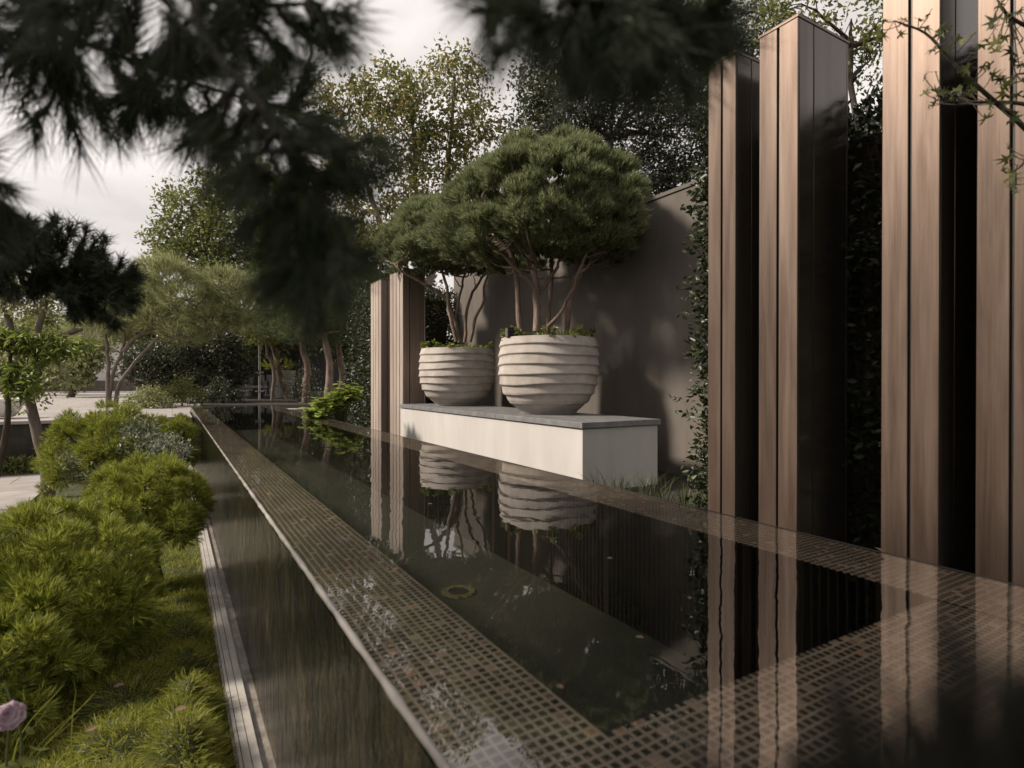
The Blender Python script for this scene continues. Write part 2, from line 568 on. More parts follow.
WL = .19                                                 # water level
WATER_X0, WATER_X1 = .31, 1.807  # pool, lawn and left-hand plants scaled about the camera, baked into plain numbers
RIM_L, RIM_R = .542, 1.548
POOL_Y0, RIM_N, RIM_F, POOL_Y1 = .15, .647, 12.56, 12.78
LOW = -.63
BED = -.25
TERR = .10

# ------------------------------------------------------------------ ground
def structure(name, mb, mat):
    return tag(mb.build(name, mat), kind='structure')


b = MB(); S = 400
b.add([(-S, -S, LOW - .03), (S, -S, LOW - .03), (S, S, LOW - .03), (-S, S, LOW - .03)], [(0, 1, 2, 3)])
structure('ground', b, M['mossy'])


def lawn_z(x, y):
    x, y = np.asarray(x, float), np.asarray(y, float)
    z = np.zeros_like(x)
    for cx, cy, r, h in LUMPS:
        z = np.maximum(z, h * np.sqrt(np.clip(1 - ((x - cx) ** 2 + (y - cy) ** 2 * .7) / (r * 1.25) ** 2, 0, 1)))
    z = z * 1.75 + .018 * np.sin(x * 12 + 1.3 * np.sin(y * 7)) * np.sin(y * 11 + x * 3)
    edge = np.clip((.175 - x) / .11, 0, 1)
    return LOW - .02 + z * edge


LUMPS = [(0.015, 2.446, 0.110, 0.088), (0.088, 2.117, 0.080, 0.073), (-0.088, 2.007, 0.102, 0.073), (0.073, 2.591, 0.095, 0.095), (0.044, 2.226, 0.117, 0.110), (-0.131, 2.446, 0.146, 0.073), (0.073, 1.913, 0.117, 0.102), (-0.182, 2.007, 0.161, 0.088), (-0.036, 1.679, 0.131, 0.095), (-0.329, 2.263, 0.146, 0.051), (-0.146, 2.884, 0.146, 0.058), (0.058, 3.066, 0.095, 0.051), (-0.365, 1.752, 0.146, 0.073), (0.073, 3.504, 0.088, 0.036)]
gx, gy = np.meshgrid(np.linspace(-1.6, .186, 110), np.linspace(.2, 6.6, 300), indexing='ij')
b = MB(); b.grid(np.stack([gx, gy, lawn_z(gx, gy)], -1))
structure('lawn', b, M['mossy'])

b = MB(); b.box(-18, -1.35, 4.5, 10.8, LOW - .2, LOW + .004)
structure('paving', b, M['paving'])
b = MB()
b.box(-60, .285, 10.8, 90, -1.0, TERR)
b.box(.285, 80, 12.80, 90, -1.0, TERR)
structure('terrace', b, [M['paving']])
b = MB(); b.box(.6, 9.0, 13.3, 24.0, TERR - .1, TERR + .012)
structure('deck', b, M['deck'])
b = MB(); b.box(1.83, 60, -6, 12.79, -1.0, BED)
structure('planting_bed', b, M['soil'])

# ------------------------------------------------------------------ pool
pool = thing('infinity_pool', (1.06, 6.4, LOW), 'long raised infinity pool with a dark mosaic rim just under the still water', 'pool')
b = MB()                                                  # mosaic rim, just under the water
zr = WL - .008
for x0, x1, y0, y1 in ((WATER_X0, RIM_L, POOL_Y0, POOL_Y1), (RIM_L, RIM_R, POOL_Y0, RIM_N), (RIM_L, RIM_R, RIM_F, POOL_Y1)):
    b.add([(x0, y0, zr), (x1, y0, zr), (x1, y1, zr), (x0, y1, zr)], [(0, 1, 2, 3)])
zw = WL - .005
XR = WATER_X1 + .009
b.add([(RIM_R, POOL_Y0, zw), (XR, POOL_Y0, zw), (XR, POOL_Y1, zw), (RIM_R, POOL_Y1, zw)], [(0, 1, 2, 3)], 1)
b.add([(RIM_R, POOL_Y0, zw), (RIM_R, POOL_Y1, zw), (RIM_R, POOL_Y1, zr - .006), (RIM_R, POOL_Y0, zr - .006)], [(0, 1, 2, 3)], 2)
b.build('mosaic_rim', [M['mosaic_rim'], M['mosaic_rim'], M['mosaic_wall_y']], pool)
b = MB(); zf = WL - .46; zt = zr - .001
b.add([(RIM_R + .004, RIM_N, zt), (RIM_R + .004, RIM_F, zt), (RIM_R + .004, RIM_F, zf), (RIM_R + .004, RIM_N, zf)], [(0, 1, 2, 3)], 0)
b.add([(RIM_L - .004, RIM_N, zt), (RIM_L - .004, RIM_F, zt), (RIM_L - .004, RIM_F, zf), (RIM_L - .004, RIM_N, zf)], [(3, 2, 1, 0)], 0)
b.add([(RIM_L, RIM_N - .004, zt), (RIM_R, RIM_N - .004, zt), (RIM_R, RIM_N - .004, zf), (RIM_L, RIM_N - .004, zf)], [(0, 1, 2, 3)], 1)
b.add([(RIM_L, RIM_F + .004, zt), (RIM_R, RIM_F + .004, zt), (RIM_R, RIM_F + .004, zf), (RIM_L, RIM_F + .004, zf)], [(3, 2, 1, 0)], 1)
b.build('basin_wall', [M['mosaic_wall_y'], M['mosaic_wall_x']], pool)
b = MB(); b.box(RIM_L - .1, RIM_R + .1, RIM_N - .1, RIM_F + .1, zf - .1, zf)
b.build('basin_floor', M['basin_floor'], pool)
b = MB()                                                  # falling-water face
ys = np.linspace(POOL_Y0, POOL_Y1, 500); zs = np.linspace(LOW - .15, WL - .012, 26)
Yg, Zg = np.meshgrid(ys, zs, indexing='ij')
Xg = WATER_X0 - .006 + .0012 * np.sin(Yg * 11 + 5 * Zg) * np.sin(Yg * 3 + 9 * Zg)
b.grid(np.stack([Xg, Yg, Zg], -1))
b.build('spill_wall', M['wet_wall'], pool)
b = MB(); b.box(WATER_X0 + .01, XR, POOL_Y0 - .02, POOL_Y0, LOW - .15, WL - .02)
b.box(XR + .001, XR + .011, POOL_Y0, POOL_Y1, LOW - .15, WL - .002)
b.build('outer_wall', M['retaining'], pool)
b = MB()
ph = np.linspace(0, 1.45 * pi, 12)
yl = np.linspace(POOL_Y0, POOL_Y1, 400)
jit = .001 * np.sin(yl * 23) + .0008 * np.sin(yl * 57 + 1)
V = np.stack([np.stack([WATER_X0 + (.0075 + jit) * np.cos(p_), yl, WL - .004 + (.0075 + jit * .5) * np.sin(p_)], -1) for p_ in ph], 0)
b.grid(V)
b.build('spill_lip', M['lip'], pool)
ring = MB()
DX, DY = 1.128, 2.365
th = np.linspace(0, 2 * pi, 65)[:-1]
for r0, r1, z0, z1, mt in ((.050, .071, zf + .009, zf + .009, 0), (.071, .080, zf + .009, zf + .002, 0), (.050, .047, zf + .009, zf + .004, 0)):
    rr1 = r1 + (.005 * np.sin(th * 11) * np.sin(th * 3 + 1) if r1 > .072 else 0)
    V = np.stack([np.stack([DX + r0 * np.cos(th), DY + r0 * np.sin(th), 0 * th + z0], -1),
                  np.stack([DX + rr1 * np.cos(th), DY + rr1 * np.sin(th), 0 * th + z1], -1)], 0)
    ring.grid(V, mt, False, True)
ring.add(np.stack([DX + .048 * np.cos(th), DY + .048 * np.sin(th), 0 * th + zf + .005], -1), [list(range(64))], 1)
ro = ring.build('floor_drain', [M['drain_ring'], M['metal_black']], pool)
ro['label'] = 'round dark drain ringed with yellow-green algae on the pool floor'

b = MB(); b.add([(WATER_X0, POOL_Y0, WL), (WATER_X1, POOL_Y0, WL), (WATER_X1, POOL_Y1, WL), (WATER_X0, POOL_Y1, WL)], [(0, 1, 2, 3)])
structure('water', b, M['water'])

# slot kerb and wet trough at the foot of the spill wall
b = MB()
n = 18
for i in range(n):
    y0 = .2 + i * (10.5 / n)
    y1 = y0 + 10.5 / n - .003
    for x0, x1 in ((.194, .205), (.208, .232), (.235, .261)):
        b.box(x0, x1, y0, y1, LOW - .08, LOW + .015)
structure('kerb', b, M['kerb'])
b = MB(); b.box(.186, .33, .2, 10.75, LOW - .2, LOW - .004)
structure('gutter', b, M['trough'])

# ------------------------------------------------------------------ white plinth
PX0, PX1, PY0, PY1 = 2.95, 3.86, 3.80, 8.30
pl = thing('plinth', (3.4, 6.05, BED), 'long white rendered plinth topped with a grey stone slab, carrying the two pots', 'plinth')
b = MB(); b.box(PX0 + .02, PX1 - .02, PY0 + .02, PY1 - .02, BED - .1, .293)
bevel(b.build('base', M['render_white'], pl), .006)
b = MB(); b.box(PX0 + .035, PX1 - .035, PY0 + .035, PY1 - .035, .29, .300)
b.build('shadow_joint', M['metal_black'], pl)
for k in range(3):
    b = MB(); q = (PY1 - PY0) / 3
    b.box(PX0, PX1, PY0 + k * q + .0015, PY0 + (k + 1) * q - .0015, .30, .35)
    bevel(b.build('slab', M['slab'], pl), .003)

# ------------------------------------------------------------------ garden wall
gw = thing('garden_wall', (4.5, 6.6, BED), 'tall taupe rendered garden wall behind the plinth and pots', 'wall')
b = MB(); b.box(4.4, 4.62, 3.3, 9.45, BED - .1, 2.62)
b.build('render_face', M['wall'], gw)
b = MB(); b.box(4.385, 4.635, 3.285, 9.465, 2.62, 2.66)
bevel(b.build('coping', M['wall'], gw), .004)

# ------------------------------------------------------------------ bronze columns
def column(x, y0, y1, depth, label, side='bronze_dark', front='bronze', flutes=2, top=2.427, grp='bronze columns along the pool'):
    t = thing('bronze_column', (x + depth / 2, (y0 + y1) / 2, BED), label, 'column', grp)
    g = .006
    z0 = BED - .05
    wy = y1 - y0
    b = MB(); b.box(x + .012, x + depth - .012, y0 + .012, y1 - .012, z0, top - .01)
    b.build('core', M['metal_black'], t)
    e = .014
    if flutes > 2:
        g = .012
    q = wy / flutes
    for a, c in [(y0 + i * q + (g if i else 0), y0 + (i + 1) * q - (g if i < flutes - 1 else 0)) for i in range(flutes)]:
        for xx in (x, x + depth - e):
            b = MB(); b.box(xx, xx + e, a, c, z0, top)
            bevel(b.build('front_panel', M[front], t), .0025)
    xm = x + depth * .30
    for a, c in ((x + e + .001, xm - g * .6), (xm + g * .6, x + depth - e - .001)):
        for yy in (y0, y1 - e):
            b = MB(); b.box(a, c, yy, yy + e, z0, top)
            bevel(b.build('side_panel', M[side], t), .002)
    b = MB(); b.box(x - .004, x + depth + .004, y0 - .004, y1 + .004, top, top + .012)
    b.build('cap', M['bronze'], t)
    return t


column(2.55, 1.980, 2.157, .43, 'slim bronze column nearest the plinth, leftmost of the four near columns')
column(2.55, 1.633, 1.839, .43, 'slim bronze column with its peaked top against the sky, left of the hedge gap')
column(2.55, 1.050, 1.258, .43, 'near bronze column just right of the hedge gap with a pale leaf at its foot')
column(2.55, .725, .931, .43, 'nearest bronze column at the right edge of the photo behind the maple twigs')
column(3.05, 8.40, 9.00, .37, 'wide bronze column directly beyond the left end of the white plinth', 'bronze_shaded', 'bronze_lit', 4)
column(3.05, 9.47, 10.04, .37, 'farthest wide bronze column, beside the dark hedge left of the plinth', 'bronze_shaded', 'bronze_lit', 4)

# ------------------------------------------------------------------ pots
def pot_mesh():
    b = MB()
    H = .81
    nz_, nt_ = 170, 160
    z = np.linspace(0, 1, nz_)
    prof = np.interp(z, [0, .04, .10, .18, .28, .40, .52, .64, .76, .88, 1.0], [.30, .325, .38, .44, .49, .523, .538, .54, .537, .527, .515])
    th = np.linspace(0, 2 * pi, nt_ + 1)[:-1]
    tiers = 7
    V = np.zeros((nz_, nt_, 3))
    for i in range(nz_):
        wob = .011 * np.sin(th * 2 + z[i] * 5) + .008 * np.sin(th * 3 - z[i] * 9 + 1) + .002 * np.sin(th * 7 + 2)
        q = (z[i] - .115) / .885 + wob * (1 if z[i] > .08 else 0)
        ph = q * tiers
        fr = ph - np.floor(ph)
        saw = (1 - fr) ** 1.2
        edge = np.clip(fr / .24, 0, 1); edge = edge * edge * (3 - 2 * edge)
        lip = saw * edge
        amp = np.where(q > 0, .022, 0) * np.where(q > .995, .4, 1)
        r = prof[i] + amp * lip - .004
        V[i] = np.stack([r * np.cos(th), r * np.sin(th), np.full_like(th, z[i] * H)], -1)
    b.grid(V, 0, True, True)
    rr = [V[-1], V[-1] * np.array((.93, .93, 1)) + np.array((0, 0, .004)), V[-1] * np.array((.88, .88, 1)) - np.array((0, 0, .05)), V[-1] * np.array((.86, .86, 1)) - np.array((0, 0, .14))]
    b.grid(np.stack(rr, 0), 0, True, True)
    b.add(V[0][::-1], [list(range(nt_))], 0)
    return b


POTS = [(3.52, 5.13), (3.54, 7.49)]
pot_labels = ['larger-looking ribbed sandstone bowl nearer the end of the plinth, under the big umbrella pine',
              'farther ribbed sandstone bowl on the plinth, left of the other and under the smaller pine']
pot = thing('ribbed_pot', (0, 0, 0), pot_labels[0], 'pot', 'ribbed pots on the plinth')
pot_mesh().build('bowl', M['pot'], pot)
b = MB()
th = np.linspace(0, 2 * pi, 61)[:-1]
rr = np.linspace(0.001, .47, 10)
b.grid(np.stack([np.stack([r * np.cos(th), r * np.sin(th), .745 + .035 * (1 - (r / .47) ** 2) + .008 * np.sin(th * 5 + r * 30)], -1) for r in rr], 0), 0, True, True)
b.build('soil', M['soil'], pot)
pot.location = (POTS[0][0], POTS[0][1], .35)
pot2 = copy_tree(pot)
pot2.location = (POTS[1][0], POTS[1][1], .35)
pot2.rotation_euler.z = 1.1
pot2['label'] = pot_labels[1]
SOIL = .35 + .77

# low plants filling the pots
for i, (x, y) in enumerate(POTS):
    b = MB()
    a = rng.uniform(0, 2 * pi, 620); r = np.sqrt(rng.uniform(.05, 1, 620)) * .46
    c = np.stack([x + r * np.cos(a), y + r * np.sin(a), SOIL - .01 + .05 * rng.uniform(0, 1, 620) ** 1.5], -1)
    c = np.repeat(c, 5, 0) + rng.normal(size=(3100, 3)) * (.018, .018, .014)
    leaves(b, c, .055, np.array((0, 0, .7)), 1.0, .5)
    for k in range(26):
        an = rng.uniform(0, 2 * pi); p0 = np.array((x + .38 * cos(an), y + .38 * sin(an), SOIL - .02))
        p1 = p0 + np.array((.12 * cos(an), .12 * sin(an), rng.uniform(.05, .15)))
        pts = curve(p0, p1, 7, -.03)
        b.tube(pts, np.linspace(.004, .002, 7), 4, 1)
        leaves(b, np.repeat(pts[2:], 4, 0), .05, np.array((.5 * cos(an), .5 * sin(an), .4)), 1, .5)
    o = b.build('low_plants', [M['yellowgreen' if i == 1 else 'green'], M['stem']])
    tag(o, ['low leafy plants around the pine stems in the nearer ribbed bowl', 'bright green low plants around the pine stems in the farther ribbed bowl'][i], 'plants', 'plants in the ribbed pots')

# spotlights in the pots
def spot(x, y, yaw, label):
    t = thing('spotlight', (x, y, SOIL), label, 'spotlight', 'garden spotlights in the pots')
    b = MB(); b.tube([(x, y, SOIL - .06), (x, y, SOIL + .05)], .008, 8); b.box(x - .03, x + .03, y - .03, y + .03, SOIL - .02, SOIL + .004)
    b.build('spike', M['metal_black'], t)
    R = np.array(((cos(yaw), -sin(yaw), 0), (sin(yaw), cos(yaw), 0), (0, 0, 1)))
    q = MB(); q.box(-.055, .055, -.042, .042, .035, .135)
    q.v[0] = q.v[0] @ R.T + (x, y, SOIL)
    bevel(q.build('housing', M['metal_black'], t), .006)
    q = MB(); q.box(-.062, -.056, -.036, .036, .041, .129)
    q.v[0] = q.v[0] @ R.T + (x, y, SOIL)
    q.build('lens', M['steel'], t)


q = P(512, 330, 5.95); spot(q[0], q[1], -.25, 'small black box spotlight at the rim of the nearer ribbed bowl')
q = P(431, 342, 8.0); spot(q[0], q[1], .15, 'small black spotlight at the rim of the farther ribbed bowl')

# ------------------------------------------------------------------ umbrella pines in the pots
RIGHT = np.array((CY, -SY, 0)); FWD = np.array((SY, CY, 0))


def dome_pine(name, label, cx, cy, stems, crown_c, rx, ry, hz, low, nclump, ntuft, mat, group):
    nclump = int(nclump * 2.8)
    t = thing(name, (cx, cy, SOIL), label, 'pine tree', group)
    tb = MB()
    cb = MB()
    C = np.asarray(crown_c, float)
    cl = []
    for k in range(nclump):                       # clump centres on an uneven dome
        a = rng.uniform(0, 2 * pi)
        rho = math.sqrt(rng.uniform(0, 1))
        lob = 1 + .10 * sin(3 * a + 1) + .07 * sin(5 * a + 2)
        lay = rng.uniform(0, 1)
        ztop = hz * (1 - rho ** 2.6) ** .55
        zz = ztop if lay < .5 else (-low * (1 - .55 * rho ** 2) + (ztop + low) * rng.uniform(0, .55) * (1 if lay < .9 else .3))
        cl.append(C + np.array((rho * rx * lob * cos(a), rho * ry * lob * sin(a), zz + rng.normal() * .05)))
    cl = np.array(cl)
    ends = []
    for path, r0 in stems:
        pts = spline(path, 16)
        pts[1:-1] += rng.normal(size=(14, 3)) * .008
        tb.tube(pts, np.linspace(r0 * .88, r0 * .42, 16), 8)
        ends.append(pts)
    allp = np.concatenate([e[6:] for e in ends])
    for c in cl[rng.permutation(len(cl))[:int(nclump * .16)]]:
        below = allp[allp[:, 2] < c[2] - .08]
        if not len(below): continue
        d = np.linalg.norm(below - c, axis=1)
        p0 = below[np.argsort(d)[rng.integers(0, 4)]] if len(d) > 4 else below[d.argmin()]
        pts = curve(p0, c, 7, .05, .012)
        tb.tube(pts, np.linspace(.014, .005, 7), 5)
    tb.build('trunk', M['bark'], t)
    nt_ = nclump * ntuft
    cc = np.repeat(cl, ntuft, 0)
    d = rdir(nt_)
    d[:, 2] = np.abs(d[:, 2]) * .9 - .15
    rad = rng.uniform(.35, 1, (nt_, 1)) ** .5 * np.repeat(rng.uniform(.075, .14, nclump), ntuft)[:, None]
    pts = cc + d * rad
    outw = unit(unit(pts - C + np.array((0, 0, .3))) * .8 + unit(d) * .6 + np.array((0, 0, .45)))
    needles(cb, pts, outw, 16, .075, .5, .0075, 0, .03)
    cb.build('crown', M[mat], t)
    return t


def S(px, py, d0, off=0.0):
    return P(px, py, d0) + FWD * off


D1 = 6.22
x1, y1 = POTS[0]
st1 = [([S(521, 332, D1), S(518, 290, D1), S(512, 255, D1, .05), S(490, 222, D1, .1), S(480, 200, D1, .1)], .036),
       ([S(536, 332, D1, -.1), S(536, 290, D1, -.1), S(533, 262, D1, -.12), S(525, 230, D1, -.2), S(528, 190, D1, -.25)], .046),
       ([S(535, 292, D1, -.1), S(512, 264, D1, -.1), S(490, 246, D1, -.15), S(472, 232, D1, -.2), S(464, 220, D1, -.2)], .028),
       ([S(548, 332, D1, .12), S(550, 300, D1, .12), S(553, 262, D1, .2), S(556, 225, D1, .3), S(560, 190, D1, .3)], .032),
       ([S(566, 331, D1), S(571, 296, D1), S(577, 262, D1), S(582, 230, D1, .05), S(595, 200, D1, .1)], .040),
       ([S(572, 292, D1), S(590, 258, D1, -.05), S(606, 235, D1, -.1), S(622, 205, D1, -.1)], .022),
       ([S(547, 328, D1, -.15), S(566, 304, D1, -.2), S(578, 270, D1, -.25), S(600, 225, D1, -.3)], .026),
       ([S(540, 296, D1, -.08), S(556, 268, D1, -.05), S(572, 244, D1, 0), S(580, 215, D1, 0)], .024)]
c1 = P(540, 236, 6.25)
dome_pine('umbrella_pine', 'big umbrella-shaped multi-stem pine growing in the nearer ribbed bowl', x1, y1, st1, c1, 1.06, 1.26, .76, .30, 185, 44, 'pine_pot', 'umbrella pines in the pots')
D2 = 8.27
x2, y2 = POTS[1]
st2 = [([S(460, 342, D2), S(454, 318, D2), S(447, 300, D2), S(424, 284, D2, -.1), S(404, 274, D2, -.2), S(400, 262, D2, -.2)], .040),
       ([S(457, 342, D2, -.1), S(450, 312, D2, -.1), S(448, 292, D2, -.1), S(442, 265, D2, -.1), S(440, 235, D2, -.1)], .034),
       ([S(464, 342, D2, .1), S(466, 310, D2, .1), S(474, 288, D2, .1), S(486, 270, D2, .1), S(492, 240, D2, .1)], .030),
       ([S(470, 342, D2), S(476, 318, D2), S(484, 300, D2), S(485, 282, D2), S(494, 262, D2, .05), S(500, 235, D2)], .028),
       ([S(455, 320, D2), S(461, 290, D2), S(465, 268, D2, .1), S(468, 240, D2, .1)], .024)]
c2 = P(440, 254, 8.3)
dome_pine('umbrella_pine', 'smaller dark multi-stem pine growing in the farther ribbed bowl', x2, y2, st2, c2, .76, .95, .64, .26, 130, 40, 'pine_pot', 'umbrella pines in the pots')

# ------------------------------------------------------------------ hedges
def hedge(label, x0, x1, y0, y1, z0, z1, n, size=.05, wav=.08, mat='hedge'):
    t = thing('hedge', ((x0 + x1) / 2, (y0 + y1) / 2, z0), label, 'hedge', 'dark clipped hedges behind the columns')
    b = MB(); m_ = .11
    b.box(x0 + m_, x1 - m_, y0 + m_, y1 - m_, z0 - .05, z1 - m_ * 1.4)
    b.build('stems', M['bark_dark'], t)  # solid hidden box added to block light, not separate stems
    lo = np.array((x0, y0, z0)); hi = np.array((x1, y1, z1))
    A = np.array(((hi[1] - lo[1]) * (hi[2] - lo[2]),) * 2 + ((hi[0] - lo[0]) * (hi[2] - lo[2]),) * 2 + ((hi[0] - lo[0]) * (hi[1] - lo[1]),))
    f = rng.choice(5, n, p=A / A.sum())
    p = lo + (hi - lo) * rng.uniform(0, 1, (n, 3))
    dep = rng.uniform(-.03, .15, n) ** 1.0
    wv = wav * (np.sin(p[:, 2] * 7 + p[:, 1] * 3) * np.sin(p[:, 1] * 6 + p[:, 0] * 5 + 1) + .5 * np.sin(p[:, 2] * 19 + p[:, 1] * 13))
    dep = dep - np.clip(wv, -.1, .1)
    nor = np.zeros((n, 3))
    for k, (ax, sg) in enumerate(((0, -1), (0, 1), (1, -1), (1, 1), (2, 1))):
        s_ = f == k
        p[s_, ax] = (lo[ax] + dep[s_]) if sg < 0 else (hi[ax] - dep[s_])
        nor[s_, ax] = sg
    b = MB()
    leaves(b, p, size, nor * .9 + np.array((0, 0, .1)), .8, .5)
    # sprigs that stick out of the face
    k = n // 60
    q = rng.integers(0, n, k)
    for i in range(5):
        leaves(b, p[q] + nor[q] * .025 * i + rng.normal(size=(k, 3)) * .012, size * .9, nor[q], .8, .5)
    b.build('foliage', M[mat], t)
    return t


hedge('dark ivy-like hedge behind the two pairs of near bronze columns', 3.06, 3.62, -1.2, 2.70, BED, 2.15, 62000, .05)
hedge('dark hedge strip beside the farthest bronze column, behind the lime-green plant', 3.25, 3.9, 10.15, 12.3, BED, 2.4, 22000, .065)
hedge('dark hedge piece between the wide bronze column and the taupe wall behind the farther bowl', 3.72, 4.35, 9.3, 10.1, BED, 2.3, 14000, .055)

hedge('tall unseen green hedge added off to the left to darken reflections', -8.2, -7.2, -4.0, 10.0, LOW, 2.6, 30000, .11, .1, 'green')['group'] = 'hedge added for reflections'  # out of view, added so wet wall and columns mirror dark green

# ------------------------------------------------------------------ trees
def blob_points(blobs, n, shell=.55):
    w_ = np.array([bl[1][0] * bl[1][1] + bl[1][1] * bl[1][2] + bl[1][0] * bl[1][2] for bl in blobs], float)
    pick = rng.choice(len(blobs), n, p=w_ / w_.sum())
    c = np.array([bl[0] for bl in blobs])[pick]
    r = np.array([bl[1] for bl in blobs])[pick]
    d = rdir(n)
    q = rng.uniform(shell ** 3, 1, (n, 1)) ** (1 / 3)
    return c + d * q * r, d, pick


def scatter_blobs(C, R, n, r0, r1, flat=.75):
    out_ = []
    for k in range(n):
        d = rdir(1)[0] * rng.uniform(.35, .95) ** .6
        rr = rng.uniform(r0, r1)
        out_.append((np.asarray(C) + d * np.asarray(R), (rr, rr, rr * flat)))
    return out_


def tree(name, label, base, trunk_pts, r0, blobs, nclump, per, size, leaf, bark='bark_dark', cat='tree', group=None, kind='leaf',
         sprawl=.12, twigs=1.0, droop=.25, aspect=.5, r_end=.35):
    t = thing(name, base, label, cat, group)
    tb = MB()
    paths = []
    for tp in trunk_pts:
        pts = spline(tp, 14)
        pts[1:-1] += rng.normal(size=(12, 3)) * r0 * .18
        tb.tube(pts, np.linspace(r0, r0 * r_end, 14), 8)
        paths.append(pts)
    allp = np.concatenate([p_[5:] for p_ in paths])
    limbs = []
    for c, r in blobs:
        c = np.asarray(c)
        d = np.linalg.norm((allp - c) * (1, 1, 1.2), axis=1) + np.where(allp[:, 2] > c[2], .6, 0)
        p0 = allp[d.argmin()]
        pts = curve(p0, c, 8, -.08 * np.linalg.norm(c - p0), .02 * np.linalg.norm(c - p0))
        tb.tube(pts, np.linspace(r0 * .34, r0 * .10, 8), 6)
        limbs.append(pts)
    pts, d, pick = blob_points(blobs, nclump)
    for i in range(int(nclump * .12 * twigs)):
        l_ = limbs[pick[i]]
        p0 = l_[rng.integers(4, 8)]
        tb.tube(curve(p0, pts[i], 5, 0, .02), np.linspace(r0 * .09, r0 * .04, 5), 4, cap=False)
    tb.build('trunk', M[bark], t)
    cb = MB()
    if kind == 'leaf':
        c = np.repeat(pts, per, 0) + rng.normal(size=(nclump * per, 3)) * sprawl
        leaves(cb, c, size, np.repeat(d, per, 0) * .4, 1.0, aspect, droop=droop)
    else:
        ax = unit(d * .7 + np.array((0, 0, .7)) + rdir(nclump) * .3)
        needles(cb, pts, ax, per, size, .6, size * .06, 0, size * .5)
    cb.build('crown', M[leaf], t)
    return t


# autumn tree beyond the wall
c = P(405, 140, 14)
tree('autumn_tree', 'loose tree with yellow and bronze autumn leaves rising behind the smaller pine', (c[0] + .3, c[1], BED),
     [[(c[0] + .35, c[1], BED - .1), (c[0] + .4, c[1], 2.5), (c[0] + .3, c[1], 5), (c[0] + .2, c[1], 7)],
      [(c[0] + .38, c[1], 2.2), (c[0] + 1.0, c[1], 4.6), tuple(P(455, 80, 14))],
      [(c[0] + .38, c[1], 2.0), (c[0] - .6, c[1], 4.4), tuple(P(340, 110, 14))]], .10,
     [(P(455, 75, 14), (.7, .7, .45)), (P(420, 95, 13.6), (.7, .7, .5)), (P(385, 88, 14), (.8, .8, .55)), (P(350, 105, 14), (.75, .7, .45)), (P(318, 95, 14), (.5, .5, .35)),
      (P(470, 125, 14), (.8, .8, .5)), (P(440, 150, 14.3), (.9, .8, .6)), (P(400, 140, 14), (.9, .9, .6)), (P(485, 105, 14), (.35, .4, .3)),
      (P(420, 195, 14), (1.0, .9, .6)), (P(470, 175, 14), (.6, .6, .45)), (P(360, 160, 14), (.9, .9, .7)), (P(330, 205, 14), (1, .9, .8)), (P(390, 230, 14), (1, .9, .8))],
     1250, 12, .125, 'autumn', 'bark_pale', sprawl=.14, droop=.5)
# dark evergreen behind the wall
c = P(610, 110, 12.5)
tree('evergreen_tree', 'dense dark small-leaved evergreen tree rising over the taupe wall', (c[0] + .2, c[1], BED),
     [[(c[0] + .2, c[1], BED - .1), (c[0] + .1, c[1], 2), (c[0], c[1], 6)]], .13,
     [(P(548, 80, 12.50), (0.76, 0.83, 0.69)), (P(538, 132, 12.50), (0.69, 0.83, 0.69)), (P(575, 60, 12.78), (0.97, 0.97, 0.83)), (P(570, 110, 12.50), (0.97, 0.97, 0.76)), (P(620, 60, 12.92), (1.11, 1.11, 0.97)),
      (P(625, 125, 12.78), (1.04, 1.11, 0.83)), (P(670, 70, 13.06), (1.11, 1.11, 0.97)), (P(680, 140, 12.78), (0.97, 0.97, 0.83)), (P(715, 90, 13.06), (0.97, 0.97, 0.97)), (P(640, 180, 12.78), (0.83, 0.83, 0.62)),
      (P(690, 185, 12.92), (0.83, 0.83, 0.62)), (P(620, 25, 13.06), (1.25, 1.25, 0.83)), (P(680, 10, 13.06), (1.25, 1.25, 0.83)), (P(750, 60, 13.33), (1.11, 1.11, 1.11)), (P(745, 140, 13.33), (1.11, 1.11, 1.11))],
     3600, 15, .098, 'oak', sprawl=.13, aspect=.5)
# pale-green tree behind the columns
c = P(850, 50, 6)
tree('leafy_tree', 'thin tree with dangling yellow-green leaves behind the gap between the bronze column pairs', (c[0], c[1], BED),
     [[(c[0] + .2, c[1], BED - .1), (c[0] + .1, c[1], 2), (c[0], c[1], 4.2)]], .07,
     [(P(800, 5, 5.8), (.45, .4, .25)), (P(850, 20, 6), (.45, .4, .3)), (P(870, 60, 6), (.3, .35, .3)), (P(830, 60, 6.1), (.28, .3, .2)), (P(770, 12, 6.1), (.3, .3, .2)), (P(900, 30, 6), (.4, .4, .4)), (P(980, 40, 6), (.5, .4, .4))],
     330, 8, .062, 'green', 'bark_dark', sprawl=.06, droop=.7)
c = P(868, 150, 5.2)
tree('conifer_tree', 'dark feathery conifer showing between the two pairs of near bronze columns', (c[0], c[1], BED),
     [[(c[0], c[1], BED - .1), (c[0], c[1], 1.5), (c[0], c[1], 3.3)]], .06,
     scatter_blobs((c[0], c[1], 2.3), (.35, .35, .8), 12, .14, .24, 1.1), 700, 9, .06, 'hedge', sprawl=.06)

